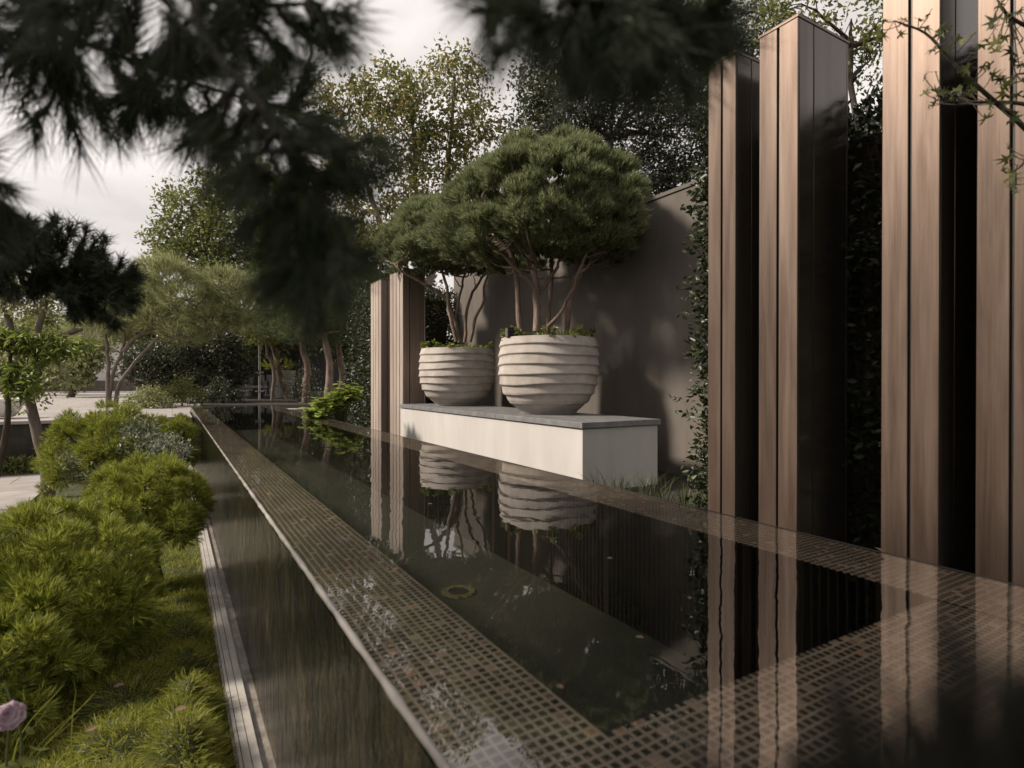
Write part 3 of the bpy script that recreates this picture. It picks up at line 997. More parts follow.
# far-left leafy tree beyond the pool
c = P(205, 230, 17)
tree('leafy_tree', 'round sunlit olive-green tree beyond the far end of the pool, against the sky', (c[0], c[1], TERR),
     [[(c[0] + .2, c[1], TERR - .1), (c[0], c[1], 2.2), (c[0] + .1, c[1], 5)]], .13,
     [(P(170, 240, 17), (.7, .7, .5)), (P(190, 205, 17), (.8, .8, .6)), (P(225, 190, 17), (.8, .8, .6)), (P(255, 185, 17.5), (.9, .9, .7)), (P(230, 235, 17), (1., 1, .7)),
      (P(265, 225, 17), (.9, .9, .7)), (P(195, 255, 17), (.9, .9, .6)), (P(160, 262, 17), (.4, .4, .3)), (P(240, 275, 17), (1, 1, .7)), (P(290, 210, 17.5), (1, 1, 1)), (P(290, 260, 17.5), (1, 1, .8))],
     1700, 12, .13, 'green', sprawl=.15)
# multi-stem pine left
q = P(112, 402, 13)
tree('multi_stem_pine', 'airy multi-stem pine with pale green needles behind the green mounds', (q[0], q[1], TERR),
     [[(q[0] - .05, q[1], TERR - .1), tuple(P(112, 375, 13)), tuple(P(124, 345, 13)), tuple(P(122, 300, 13))],
      [(q[0] + .05, q[1], TERR - .1), tuple(P(118, 388, 13)), tuple(P(133, 365, 12.8)), tuple(P(160, 335, 12.6)), tuple(P(180, 305, 12.6))],
      [(q[0] - .08, q[1], TERR - .1), tuple(P(108, 370, 13)), tuple(P(105, 330, 13.2)), tuple(P(95, 300, 13.2))],
      [tuple(P(124, 352, 13)), tuple(P(140, 335, 13)), tuple(P(185, 322, 13))]], .055,
     [(P(100, 300, 13), (.6, .6, .35)), (P(135, 290, 13), (.6, .6, .4)), (P(165, 275, 12.6), (.6, .6, .35)), (P(190, 300, 12.6), (.6, .6, .35)), (P(150, 315, 12.8), (.6, .6, .3)),
      (P(215, 318, 12.8), (.6, .5, .3)), (P(185, 335, 12.8), (.5, .5, .22)), (P(90, 330, 13.3), (.5, .5, .3)), (P(225, 285, 12.8), (.6, .5, .35)), (P(240, 310, 13), (.6, .6, .35)), (P(120, 325, 13), (.4, .4, .25))],
     2300, 16, .20, 'olive', 'bark_mid', 'pine tree', kind='needle')
# dark topiary tree at the far-left corner of the pool
q = P(155, 400, 16)
tree('topiary_tree', 'broad dark small-leaved tree with low forking trunk at the far left corner of the pool', (q[0], q[1], TERR),
     [[(q[0], q[1], TERR - .1), tuple(P(160, 392, 16)), tuple(P(175, 378, 16)), tuple(P(200, 362, 16))],
      [(q[0], q[1], TERR - .1), tuple(P(148, 390, 16)), tuple(P(128, 378, 16)), tuple(P(120, 365, 16))],
      [(q[0], q[1], TERR - .1), tuple(P(190, 392, 16)), tuple(P(212, 380, 16)), tuple(P(225, 365, 16))]], .10,
     [(P(150, 360, 16), (.6, .6, .4)), (P(185, 350, 16), (.7, .7, .45)), (P(220, 345, 16), (.6, .6, .45)), (P(235, 365, 16), (.45, .5, .45)), (P(165, 375, 16), (.5, .6, .3)), (P(200, 375, 16), (.55, .6, .3)), (P(135, 370, 16), (.4, .4, .25)), (P(225, 382, 16), (.4, .4, .25))],
     1700, 12, .085, 'oak', sprawl=.11)
# row of far pines right of the pool end
for (px, d, tp, pale, lab) in ((272, 17.5, 340, 'bark_pale', 'slim pale-stemmed tree at the far end of the pool, beside the steel pole'),
                               (305, 15.5, 320, 'bark', 'rough-barked pine left of the lime-green plant'),
                               (328, 14.6, 310, 'bark', 'stout pine just behind the lime-green plant'),
                               (340, 16.5, 310, 'bark', 'slim brown-stemmed pine close to the dark hedge')):
    q = P(px, 404, d)
    top = P(px - 4, 250, d)
    top2 = P(px - 6, tp, d)
    s = d / 570
    bl = [(P(px + dx, yy, d + dz), (rr * s, rr * s, rr * .55 * s)) for dx, yy, dz, rr in
          ((-25, 325, -.3, 26), (18, 318, .3, 26), (-8, 300, 0, 30), (25, 285, 0, 28), (-28, 280, .3, 30), (5, 262, -.2, 30), (-10, 335, .4, 20), (30, 335, .3, 18), (-20, 245, 0, 28), (20, 240, 0, 28))]
    tree('pine_tree', lab, (q[0], q[1], TERR), [[(q[0], q[1], TERR - .1), tuple(P(px + 2, 370, d)), tuple(top2), tuple(top)]], .115 if px > 300 else .07, bl, 1700, 17, .18,
         'pine' if px > 300 else 'olive', pale, 'pine tree', 'pines along the far side of the pool', 'needle')
# leaning trunk with a shelf of green
q = P(290, 404, 18.5)
tree('leaning_tree', 'leaning reddish pine with one flat pad of green needles beyond the pool', (q[0], q[1], TERR),
     [[(q[0], q[1], TERR - .1), tuple(P(283, 385, 18.5)), tuple(P(274, 352, 18.5)), tuple(P(268, 335, 18.5))]], .12,
     [(P(278, 365, 18), (.5, .5, .14)), (P(262, 338, 18), (.7, .6, .25)), (P(285, 333, 18), (.6, .6, .25))], 330, 16, .15, 'mugo', 'bark', 'pine tree', None, 'needle')
# small grey-leaved shrub at the far end
q = P(300, 395, 15.8)
tree('grey_shrub', 'dark grey-green rounded shrub at the foot of the rough-barked pine', (q[0], q[1], TERR), [[(q[0], q[1], TERR - .1), (q[0], q[1], .1), (q[0], q[1], .5)]], .04,
     [(P(297, 390, 15.8), (.35, .4, .4)), (P(307, 378, 15.8), (.35, .4, .4)), (P(318, 395, 15.2), (.3, .3, .3))], 260, 9, .06, 'oak', cat='shrub')

for (px, py, d, mat, lab) in ((182, 397, 13.6, 'green', 'low leafy green shrub at the far left corner of the pool'), (150, 404, 12.6, 'olive', 'low pale shrub left of the pool corner under the topiary tree'),
                              (222, 396, 15.2, 'oak', 'low dark shrub in front of the long low bench')):
    q = P(px, py, d)
    tree('low_shrub', lab, (q[0], q[1], TERR), [[(q[0], q[1], TERR - .1), (q[0], q[1], TERR + .1), (q[0], q[1], TERR + .25)]], .03,
         [(P(px - 12, py - 2, d), (.28, .3, .18)), (P(px + 10, py, d), (.28, .3, .16)), (P(px, py - 10, d), (.25, .25, .18))], 240, 9, .06, mat, cat='shrub', sprawl=.06)

# left tree on the paving
q = P(48, 495, 6.65)
tree('young_tree', 'slender leaning tree standing on the pale paving at the left, dark crown', (q[0], q[1], LOW),
     [[(q[0], q[1], LOW - .05), tuple(P(42, 450, 6.65)), tuple(P(30, 408, 6.65)), tuple(P(30, 370, 6.65)), tuple(P(42, 320, 6.65)), tuple(P(48, 290, 6.65))],
      [tuple(P(32, 400, 6.65)), tuple(P(20, 365, 6.65)), tuple(P(10, 330, 6.65)), tuple(P(5, 290, 6.65))],
      [tuple(P(30, 380, 6.65)), tuple(P(55, 345, 6.65)), tuple(P(82, 330, 6.65))]], .07,
     [(P(15, 365, 6.65), (0.292, 0.292, 0.182)), (P(40, 380, 6.65), (0.256, 0.292, 0.146)), (P(60, 372, 6.65), (0.219, 0.256, 0.146)), (P(5, 300, 6.73), (0.365, 0.365, 0.292)), (P(35, 290, 6.73), (0.365, 0.365, 0.219)), (P(65, 300, 6.73), (0.292, 0.292, 0.182)), (P(20, 260, 6.73), (0.365, 0.365, 0.292)), (P(25, 400, 6.65), (0.182, 0.219, 0.0876))],
     420, 10, .058, 'olive', 'bark_mid', sprawl=.065, r_end=.3)
# bright frond shrub left
b = MB()
t = thing('feathery_shrub', tuple(P(8, 470, 5.84) * (1, 1, 0) + np.array((0, 0, LOW))), 'bright yellow-green shrub with drooping feathery fronds at the left edge', 'shrub')
q0 = P(-14, 430, 5.84)
tb = MB()
tb.tube(spline([(q0[0], q0[1], LOW - .05), tuple(P(6, 430, 5.84)), tuple(P(8, 380, 5.84)), tuple(P(12, 345, 5.84))], 12), np.linspace(.036, .015, 12), 7)
fr_pts, fr_ax = [], []
for (ex, ey) in ((88, 345), (75, 352), (62, 348), (50, 356), (35, 345), (30, 378), (22, 392), (8, 390), (34, 388), (-20, 350), (0, 335), (20, 338), (55, 342), (40, 362), (-30, 380), (12, 372)):
    for dd in (-.18, .09):
        e = P(ex, ey, 5.84 + dd + rng.normal() * .1)
        s_ = P(8, 352 if ey < 365 else 376, 5.84)
        pts = curve(s_, e, 14, -.09)
        tb.tube(pts, np.linspace(  .007, .002, 14), 4, cap=False)
        for p_ in pts[4:]:
            fr_pts.append(np.repeat(p_[None], 9, 0) + rng.normal(size=(9, 3)) * .022)
tb.build('trunk', M['bark_dark'], t)
fp = np.concatenate(fr_pts)
leaves(b, fp, .095, (unit(P(80, 345, 5.84) - P(8, 352, 5.84)) * .35)[None] + np.array((0, 0, -.55)), .75, .22)
b.build('crown', M['yellowgreen'], t)

# ------------------------------------------------------------------ mounds of dwarf pine
def mound(label, C, R, nclump, ntuft, mat='mugo', nl=.048, base=LOW):
    t = thing('dwarf_pine', (C[0], C[1], base), label, 'shrub', 'cushion-shaped dwarf pines by the lawn')
    C = np.asarray(C, float); R = np.asarray(R, float)
    a = rng.uniform(0, 2 * pi, nclump)
    zz = rng.uniform(-.55, 1, nclump)
    rr = np.sqrt(np.clip(1 - zz ** 2, 0, 1))
    u = np.stack([rr * np.cos(a), rr * np.sin(a), zz], -1)
    lob = 1 + .09 * np.sin(3 * a + C[0] * 5) + .07 * np.sin(5 * a + zz * 4) + rng.normal(size=nclump) * .04
    cl = C + u * R * lob[:, None] * .90
    tb = MB()
    for k in range(7):
        e = cl[rng.integers(0, nclump)]
        tb.tube(spline([(C[0] + rng.normal() * .05, C[1] + rng.normal() * .05, base - .05), (C + (e - C) * .3 - (0, 0, .15)), e], 9), np.linspace(.03, .009, 9), 6)
    tb.build('trunk', M['bark_dark'], t)
    n = nclump * ntuft
    d = rdir(n); un = np.repeat(u, ntuft, 0)
    d = unit(d + un * .7 + np.array((0, 0, .35)))
    rad = rng.uniform(.2, 1, (n, 1)) ** .5 * np.repeat(rng.uniform(.07, .15, nclump), ntuft)[:, None] * (R.mean() / .6)
    pts = np.repeat(cl, ntuft, 0) + d * rad
    # inner fill
    ni = n // 3
    di = rdir(ni); pi_ = C + di * R * rng.uniform(.3, .75, (ni, 1))
    pts = np.concatenate([pts, pi_]); d = np.concatenate([d, unit(di + np.array((0, 0, .4)))])
    k = pts[:, 2] > base - .02
    b = MB()
    needles(b, pts[k], unit(d[k] + np.array((0, 0, .35))), 14, nl, .42, nl * .078, 0, nl * .4)
    b.build('foliage', M[mat], t)


mound('nearest broad cushion of dark green dwarf pine at the left edge above the lawn', (-.535, 3.446, -.290), (.465, .50, .36), 130, 50)
mound('bright green dwarf pine cushion leaning over the gutter beside the pool wall', (-.14, 4.34, -.130), (.33, .42, .29), 90, 48)
mound('farthest dwarf pine cushion, smooth and rounded, beyond the silvery shrub', (-.53, 6.85, -.055), (.50, .58, .43), 110, 50)
mound('small dark green cushion tucked against the pool wall behind the silvery shrub', (.015, 7.74, -.066), (.25, .365, .36), 60, 40)
mound('low dark cushion of pine filling the gap under the nearest one', (-.694, 2.92, -.453), (.40, .365, .22), 60, 40)

# silvery shrub
q = P(128, 445, 5.4)
tree('silver_shrub', 'silvery grey-leaved shrub between two green pine cushions', (q[0], q[1], LOW), [[(q[0], q[1], LOW - .05), (q[0], q[1], -.25), (q[0], q[1], .0)]], .03,
     [(P(85, 458, 5.4), (0.204, 0.219, 0.102)), (P(115, 450, 5.4), (0.219, 0.219, 0.117)), (P(145, 445, 5.33), (0.219, 0.219, 0.131)), (P(170, 450, 5.26), (0.161, 0.219, 0.117)), (P(138, 430, 5.47), (0.146, 0.182, 0.102)), (P(100, 435, 5.47), (0.117, 0.146, 0.0876)), (P(75, 470, 5.26), (0.146, 0.146, 0.102)), (P(120, 470, 5.33), (0.292, 0.219, 0.146))],
     420, 9, .045, 'silver', 'stem', 'shrub', sprawl=.037, droop=-.4, aspect=.32)

# low plants along the dark retaining wall
b = MB()
n = 2600
c = np.stack([rng.uniform(-4.4, -.9, n), rng.uniform(10.42, 10.68, n), LOW + rng.uniform(0, .24, n)], -1)
leaves(b, c, .075, np.array((0, -.2, .6)), .9, .4)
tag(b.build('ground_cover', M['green']), 'low dark leafy ground cover along the foot of the dark retaining wall', 'plants', kind='stuff')
rw = MB(); rw.box(-40, .21, 10.69, 10.795, LOW - .1, TERR - .022, 0); rw.box(-40, .25, 10.66, 10.87, TERR - .022, TERR + .022, 1)
tag(rw.build('retaining_wall', [M['retaining'], M['paving']]), 'low dark retaining wall with a pale coping at the left beyond the paving', 'wall')

# white bowl on the terrace
b = MB()
q = P(0, 420, 9.15)
prof = [(.0, 0), (.16, 0), (.19, .015), (.26, .12), (.31, .25), (.315, .29), (.29, .30), (.28, .26), (.0, .25)]
th = np.linspace(0, 2 * pi, 49)[:-1]
b.grid(np.stack([np.stack([q[0] + max(r, .001) * np.cos(th), q[1] + max(r, .001) * np.sin(th), 0 * th + TERR + .022 + z] , -1) for r, z in prof], 0), 0, True, True)
tag(b.build('white_bowl', M['white_paint']), 'plain pale planter bowl on the coping at the left edge', 'planter')

# ------------------------------------------------------------------ lime plant by the rim
q = P(332, 406, 8.03)
t = thing('lime_plant', (q[0] + .11, q[1], BED), 'bright lime-green plant with large round leaves overhanging the far rim of the pool', 'plant')
tb = MB(); b = MB()
for k in range(110):
    a = rng.uniform(0, 2 * pi); rr = math.sqrt(rng.uniform(0, 1))
    top = P(333, 401, 8.03) + RIGHT * .335 * rr * cos(a) + FWD * .29 * rr * sin(a)
    top[2] += .12 * (1 - rr) - .07 + .19 * rr * cos(a) + rng.normal() * .05
    tb.tube(curve((q[0] + .11, q[1], BED - .02), top, 7, -.08), np.linspace(.006, .003, 7), 4, cap=False)
    for j in range(6):
        pp = top + rng.normal(size=3) * (.05, .05, .037)
        u = unit(np.array((cos(a + rng.normal() * .8), sin(a + rng.normal() * .8), rng.uniform(-.5, .2))))
        side = unit(np.cross(u, (0, 0, 1))); nrm = np.cross(side, u)
        s_ = rng.uniform(.037, .058)
        ring_ = np.array([pp + u * s_ * (cos(f) + .7) + side * s_ * .95 * sin(f) + nrm * .012 * abs(sin(f)) for f in np.linspace(0, 2 * pi, 11)[:-1]])
        b.add(np.vstack([pp + u * s_ * .6 - nrm * .006, ring_]), [(0, i + 1, (i + 1) % 10 + 1) for i in range(10)], 0, True)
tb.build('stem', M['stem'], t)
b.build('foliage', M['lime'], t)

# ------------------------------------------------------------------ grass tufts at the plinth foot
def blades(mb, c, n, h, spread, wid, mat=0, lean=None):
    a = rng.uniform(0, 2 * pi, n)
    base = np.asarray(c) + np.stack([np.cos(a), np.sin(a), 0 * a], -1) * rng.uniform(0, .05, (n, 1))
    H = h * rng.uniform(.5, 1.15, n)
    out_ = np.stack([np.cos(a), np.sin(a), 0 * a], -1) * (spread * rng.uniform(.3, 1.2, n) * H)[:, None]
    if lean is not None: out_ = out_ + np.asarray(lean) * H[:, None]
    side = np.stack([-np.sin(a), np.cos(a), 0 * a], -1) * wid * .5
    rows = []
    for tt, ww in ((0, 1), (.35, .95), (.7, .7), (1, .05)):
        p_ = base + out_ * tt ** 1.8 + np.stack([0 * a, 0 * a, H * (tt - .18 * tt ** 3)], -1)
        rows.append((p_ - side * ww, p_ + side * ww))
    v = np.stack([r for pr in rows for r in pr], 1)
    idx = np.arange(n)[:, None] * 8
    f = np.concatenate([idx + np.array([[2 * i, 2 * i + 1, 2 * i + 3, 2 * i + 2]]) for i in range(3)], 1).reshape(-1, 4)
    mb.add(v.reshape(-1, 3), f, mat, True)


for (px, d) in ((600, 4.42), (612, 4.32), (622, 4.3), (640, 4.25), (652, 4.15), (666, 4.1), (684, 3.9), (697, 3.75)):
    q = P(px, 500, d)
    b = MB(); blades(b, (q[0], q[1], BED - .01), 34, .32, .75, .006)
    tag(b.build('grass_tuft', M['grass']), 'tuft of thin dark green grass growing between the plinth and pool rim', 'grass', 'grass tufts behind the pool rim')

# ------------------------------------------------------------------ lawn grass
n = 100000
x = rng.uniform(-1.1, .182, n * 2); y = rng.uniform(1.1, 4.5, n * 2)
y[::5] = rng.uniform(4.3, 6.5, len(y[::5]))
vis = (x / y) > -.30
x, y = x[vis][:n], y[vis][:n]
dens = .5 + .5 * np.sin(x * 15 + np.sin(y * 9.6) * 1.5) * np.sin(y * 12 + x * 5)
k = rng.uniform(0, 1, len(x)) < .35 + .65 * dens
x, y = x[k], y[k]
z = lawn_z(x, y)
n = len(x)
a = rng.uniform(0, 2 * pi, n)
gx_ = (lawn_z(x + .02, y) - lawn_z(x - .02, y)) / .04
gy_ = (lawn_z(x, y + .02) - lawn_z(x, y - .02)) / .04
nrm = unit(np.stack([-gx_ * 1.3, -gy_ * 1.3, np.full(n, .8)], -1) + rdir(n) * .55)
h = rng.uniform(.026, .07, n)[:, None]
side = unit(np.cross(nrm, rdir(n))) * .0013
base = np.stack([x, y, z - .005], -1)
mid = base + nrm * h * .6
tip = base + nrm * h + np.stack([np.cos(a), np.sin(a), -.3 + 0 * a], -1) * h * .25
v = np.stack([base - side, base + side, mid + side * .8, mid - side * .8, tip], 1).reshape(-1, 3)
i5 = np.arange(n)[:, None] * 5
b = MB()
b.add(v, np.concatenate([i5 + [[0, 1, 2]], i5 + [[0, 2, 3]], i5 + [[3, 2, 4]]], 1).reshape(-1, 3), 0, False)
tag(b.build('grass', M['lawn']), 'soft tufted green grass of the lawn beside the gutter', 'grass', kind='stuff')

# fallen leaves
def leaf_obj(pos, size, label, grp, rot, tilt=.25, mat='dry'):
    b = MB()
    tt = np.linspace(0, 1, 7)
    wd = np.sin(tt * pi) ** .8 * .32
    V = np.stack([np.stack([tt - .5, s * wd, .10 * abs(s) * np.sin(tt * pi) + .08 * (tt - .5) ** 2], -1) for s in (-1, -.5, 0, .5, 1)], 0) * size
    R = np.array(((cos(rot), -sin(rot), 0), (sin(rot), cos(rot), 0), (0, 0, 1)))
    T = np.array(((1, 0, 0), (0, cos(tilt), -sin(tilt)), (0, sin(tilt), cos(tilt))))
    b.grid(V @ T.T @ R.T + np.asarray(pos))
    return tag(b.build('fallen_leaf', M[mat]), label, 'leaf', grp)


for (px, py) in ((124, 634), (160, 652), (183, 590), (212, 655), (64, 684), (150, 668), (105, 640), (138, 700), (90, 760), (180, 762), (215, 664), (118, 708), (232, 764)):
    r_ = P(px, py, 1.0) - np.array((0, 0, EYE)); r_ = r_ / 1.0
    k = (LOW + .03 - EYE) / r_[2]
    pos = r_ * k
    pos[2] = float(lawn_z(pos[0], pos[1])) + .042
    leaf_obj(pos, random.uniform(.022, .042), 'small dry brown leaf lying on the tufted lawn', 'fallen leaves on the lawn', random.uniform(0, 6), random.uniform(-.4, .6))
q = P(886, 553, 1.70)
leaf_obj((1.79, q[1], WL + .012), .048, 'pale curled leaf on the pool rim at the foot of the third near bronze column', None, .9, .3, 'dry')['category'] = 'leaf'

for (px, py) in ((430, 505), (610, 560), (560, 690), (470, 640), (330, 520), (385, 600), (690, 600), (300, 470), (640, 640)):
    d = FPX * (EYE - WL) / (py - 381)
    q = P(px, py, d)
    leaf_obj((q[0], q[1], WL + .004), random.uniform(.012, .022), 'tiny dry leaf floating on the dark pool water', 'leaves floating on the pool', random.uniform(0, 6), random.uniform(-.1, .1))

# ------------------------------------------------------------------ pink flower at bottom left
fx = P(8, 717, 1.25)
t = thing('pink_flower', (fx[0], fx[1], LOW), 'tall stem with a pale pink blossom at the bottom left corner', 'flower')
b = MB()
b.tube(spline([(fx[0] - .05, fx[1] + .05, LOW), (fx[0] - .03, fx[1] + .02, -.5), tuple(fx - (0, 0, .01))], 14), np.linspace(.005, .0025, 14), 6)
b.tube(spline([(fx[0] - .04, fx[1] + .04, -.6), tuple(P(20, 760, 1.28)), tuple(P(3, 682, 1.3))], 10), np.linspace(.004, .002, 10), 6)
b.build('stem', M['stem'], t)
vw = unit(np.array((0, 0, EYE)) - fx)
sd_ = unit(np.cross(vw, (0, 0, 1))); up_ = np.cross(sd_, vw)
b = MB()
for lay, (npet, rad, ln) in enumerate(((7, .0, .032), (6, .0, .024), (4, .0, .015))):
    for i in range(npet):
        f = i / npet * 2 * pi + lay * .6
        u = unit(sd_ * cos(f) + up_ * sin(f) + vw * (.25 + .35 * lay)); w_ = unit(np.cross(u, vw))
        tt = np.linspace(0, 1, 7)
        V = np.stack([np.stack([fx + u * ln * q_ + w_ * s * ln * .52 * sin(pi * min(1, .08 + q_ * .92)) ** .7 + vw * ln * (.25 * abs(s) * q_ + .16 * sin(q_ * 8 + s * 5 + i * 2.1)) for q_ in tt], 0) for s in (-1, -.5, 0, .5, 1)], 0)
        b.grid(V)
b.build('petal', M['petal'], t)
for (px, py, s_) in ((36, 752, .055), (12, 762, .05), (25, 735, .03), (2, 740, .04), (20, 768, .05)):
    b = MB()
    o_ = P(px, py, 1.27); u_ = unit(sd_ * rng.uniform(-1, .3) + vw * rng.uniform(.2, .6) + np.array((0, 0, rng.uniform(-.2, .5))))
    w_ = unit(np.cross(u_, vw + rdir(1)[0] * .4)); n_ = np.cross(u_, w_)
    tt = np.linspace(0, 1, 10)
    wd = (np.sin(tt ** .8 * pi) ** .8 * .36 + .05 * np.abs(np.sin(tt * 14))) * (tt < .999)
    b.grid(np.stack([np.stack([o_ + s_ * (u_ * q_ + w_ * sg * wq + n_ * (.12 * abs(sg) * wq - .25 * q_ * q_)) for q_, wq in zip(tt, wd)], 0) for sg in (-1, -.5, 0, .5, 1)], 0))
    b.build('leaf', M['green'], t)
gp = P(30, 790, 1.7)
b = MB()
for (ex, ey, sx, sy) in ((95, 692, 28, 768), (92, 697, 26, 762), (62, 686, 15, 745), (78, 716, 30, 765), (100, 755, 60, 775), (50, 705, 8, 765), (75, 690, 70, 735)):
    e = P(ex, ey, 1.75); s0 = P(sx, sy, 1.72)
    g0 = np.array((s0[0], s0[1] - .02, LOW))
    pts = spline([g0, s0, e], 14)
    wv = np.array((RIGHT * .003))
    V = np.stack([pts - wv * np.linspace(1, .2, 14)[:, None], pts + np.array((0, 0, .001)), pts + wv * np.linspace(1, .2, 14)[:, None]], 0)
    b.grid(V)
tag(b.build('grass_tuft', M['lawn']), 'tall arching grass blades beside the pink flower at the bottom left', 'grass')

# ------------------------------------------------------------------ buildings and furniture beyond the pool
def quadbox(o, px0, px1, d, z0, z1, depth, name, mat, parent):
    p0, p1 = P(px0, 381, d), P(px1, 381, d)
    y = (p0[1] + p1[1]) / 2
    b = MB(); b.box(min(p0[0], p1[0]), max(p0[0], p1[0]), y, y + depth, z0, z1)
    return b.build(name, mat, parent)


pv = thing('garden_pavilion', (2.6, 25, TERR), 'dark flat-roofed garden pavilion with pale roof edge beyond the far end of the pool', 'pavilion')
yb = 24.5
b = MB(); b.box(-.3, 7.5, yb + .5, yb + 5.5, TERR - .05, TERR + .10); b.build('floor', M['paving'], pv)
b = MB(); b.box(-.6, 7.6, yb, yb + 5.6, 2.70, 2.86); b.build('roof', M['white_paint'], pv)
b = MB(); b.box(-.2, 6.0, yb - .7, yb, 2.24, 2.32); b.build('canopy', M['white_paint'], pv)
b = MB(); b.box(-.2, 7.3, yb + 4.8, yb + 5.0, TERR + .1, 2.70); b.box(-.2, 0, yb + .8, yb + 4.8, TERR + .1, 2.70); b.build('wall', M['dark_panel'], pv)
for xx in (.1, 1.9, 2.75, 4.4, 6.8):
    b = MB(); b.box(xx, xx + .09, yb + .3, yb + .39, TERR + .1, 2.70); b.build('post', M['dark_panel'], pv)
for xa, xb in ((.9, 1.9), (2.85, 4.4)):
    b = MB(); b.box(xa, xb, yb + .5, yb + .56, TERR + .1, 2.68); b.build('sliding_screen', M['dark_panel'], pv)

def lounge(px, d, label, wdt=.8):
    q = P(px, 400, d)
    x, y = q[0], q[1]
    t = thing('lounge_chair', (x, y, TERR), label, 'chair', 'lounge furniture beyond the pool')
    h = wdt / 2
    b = MB(); b.box(x - h, x + h, y - .4, y + .4, TERR + .22, TERR + .28)
    b.build('frame', M['white_paint'], t)
    for sx in (-1, 1):
        for sy in (-1, 1):
            b = MB(); b.box(x + sx * (h - .04) - .02, x + sx * (h - .04) + .02, y + sy * .36 - .02, y + sy * .36 + .02, TERR, TERR + .22)
            b.build('leg', M['white_paint'], t)
    b = MB(); b.box(x - h + .1, x + h - .1, y - .38, y + .2, TERR + .28, TERR + .44)
    bevel(b.build('seat_cushion', M['cushion'], t), .04, 3)
    b = MB(); b.box(x - h, x + h, y + .22, y + .4, TERR + .28, TERR + .85)
    bevel(b.build('backrest', M['cushion'], t), .05, 3)
    for sx in (-1, 1):
        b = MB(); b.box(x + sx * (h - .05) - .05, x + sx * (h - .05) + .05, y - .4, y + .2, TERR + .28, TERR + .62)
        bevel(b.build('armrest', M['cushion'], t), .03, 2)


lounge(236, 21.5, 'pale upholstered lounge chair left of the steel pole, nearest the dark tree', .8)
lounge(255, 22.3, 'pale upholstered lounge chair between the first chair and the steel pole', .75)
lounge(278, 22.8, 'pale lounge chair half hidden behind the slim tree stem right of the steel pole', .8)
q = P(232, 396, 20.2)
t = thing('bench', (q[0], q[1], TERR), 'long low bench with a pale seat across the far end of the pool', 'bench')
b = MB(); b.box(q[0] - 1.15, q[0] + 1.15, q[1] - .25, q[1] + .25, TERR + .34, TERR + .43); bevel(b.build('seat', M['cushion'], t), .015)
for sx in (-.95, .95):
    b = MB(); b.box(q[0] + sx - .05, q[0] + sx + .05, q[1] - .2, q[1] + .2, TERR, TERR + .34); b.build('leg', M['dark_panel'], t)
# tall grey planter
b = MB(); q = P(284, 400, 19.2)
prof = [(.001, 0), (.24, 0), (.27, .05), (.36, .7), (.38, .95), (.36, .96), (.33, .9), (.001, .88)]
b.grid(np.stack([np.stack([q[0] + r * np.cos(th), q[1] + r * np.sin(th), 0 * th + TERR + z], -1) for r, z in prof], 0), 0, True, True)
tag(b.build('tall_planter', M['cushion']), 'tall tapered grey planter behind the leaning trunk at the far end of the pool', 'planter')
# steel pole
q = P(259.5, 400, 18.3)
t = thing('steel_pole', (q[0], q[1], TERR), 'thin steel pole with small brackets standing at the far end of the pool', 'pole')
b = MB(); b.tube([(q[0], q[1], TERR - .1), (q[0], q[1], 2.05)], .035, 10); b.build('post', M['steel'], t)
for z_ in (.35, .95, 1.85):
    b = MB(); b.box(q[0] - .12, q[0] + .12, q[1] - .05, q[1] + .05, z_, z_ + .05); b.build('bracket', M['steel'], t)
# long pale garden building on the left
q0, q1 = P(-60, 381, 34), P(165, 381, 34)
bd = thing('garden_house', ((q0[0] + q1[0]) / 2, 42, TERR), 'long low pale house with a brown base wall far behind the left trees', 'house')
yh = 42
b = MB(); b.box(q0[0] - 5, q1[0] + 1, yh, yh + 6, TERR - .05, .72); b.build('base_wall', M['brownwall'], bd)
b = MB(); b.box(q0[0] - 5, q1[0] - 1.0, yh + .3, yh + 5.7, .72, 3.3); b.build('wall', M['white_paint'], bd)
b = MB(); b.box(q0[0] - 5.5, q1[0] - .6, yh - .3, yh + 6.3, 3.3, 3.55); b.build('roof', M['slab'], bd)

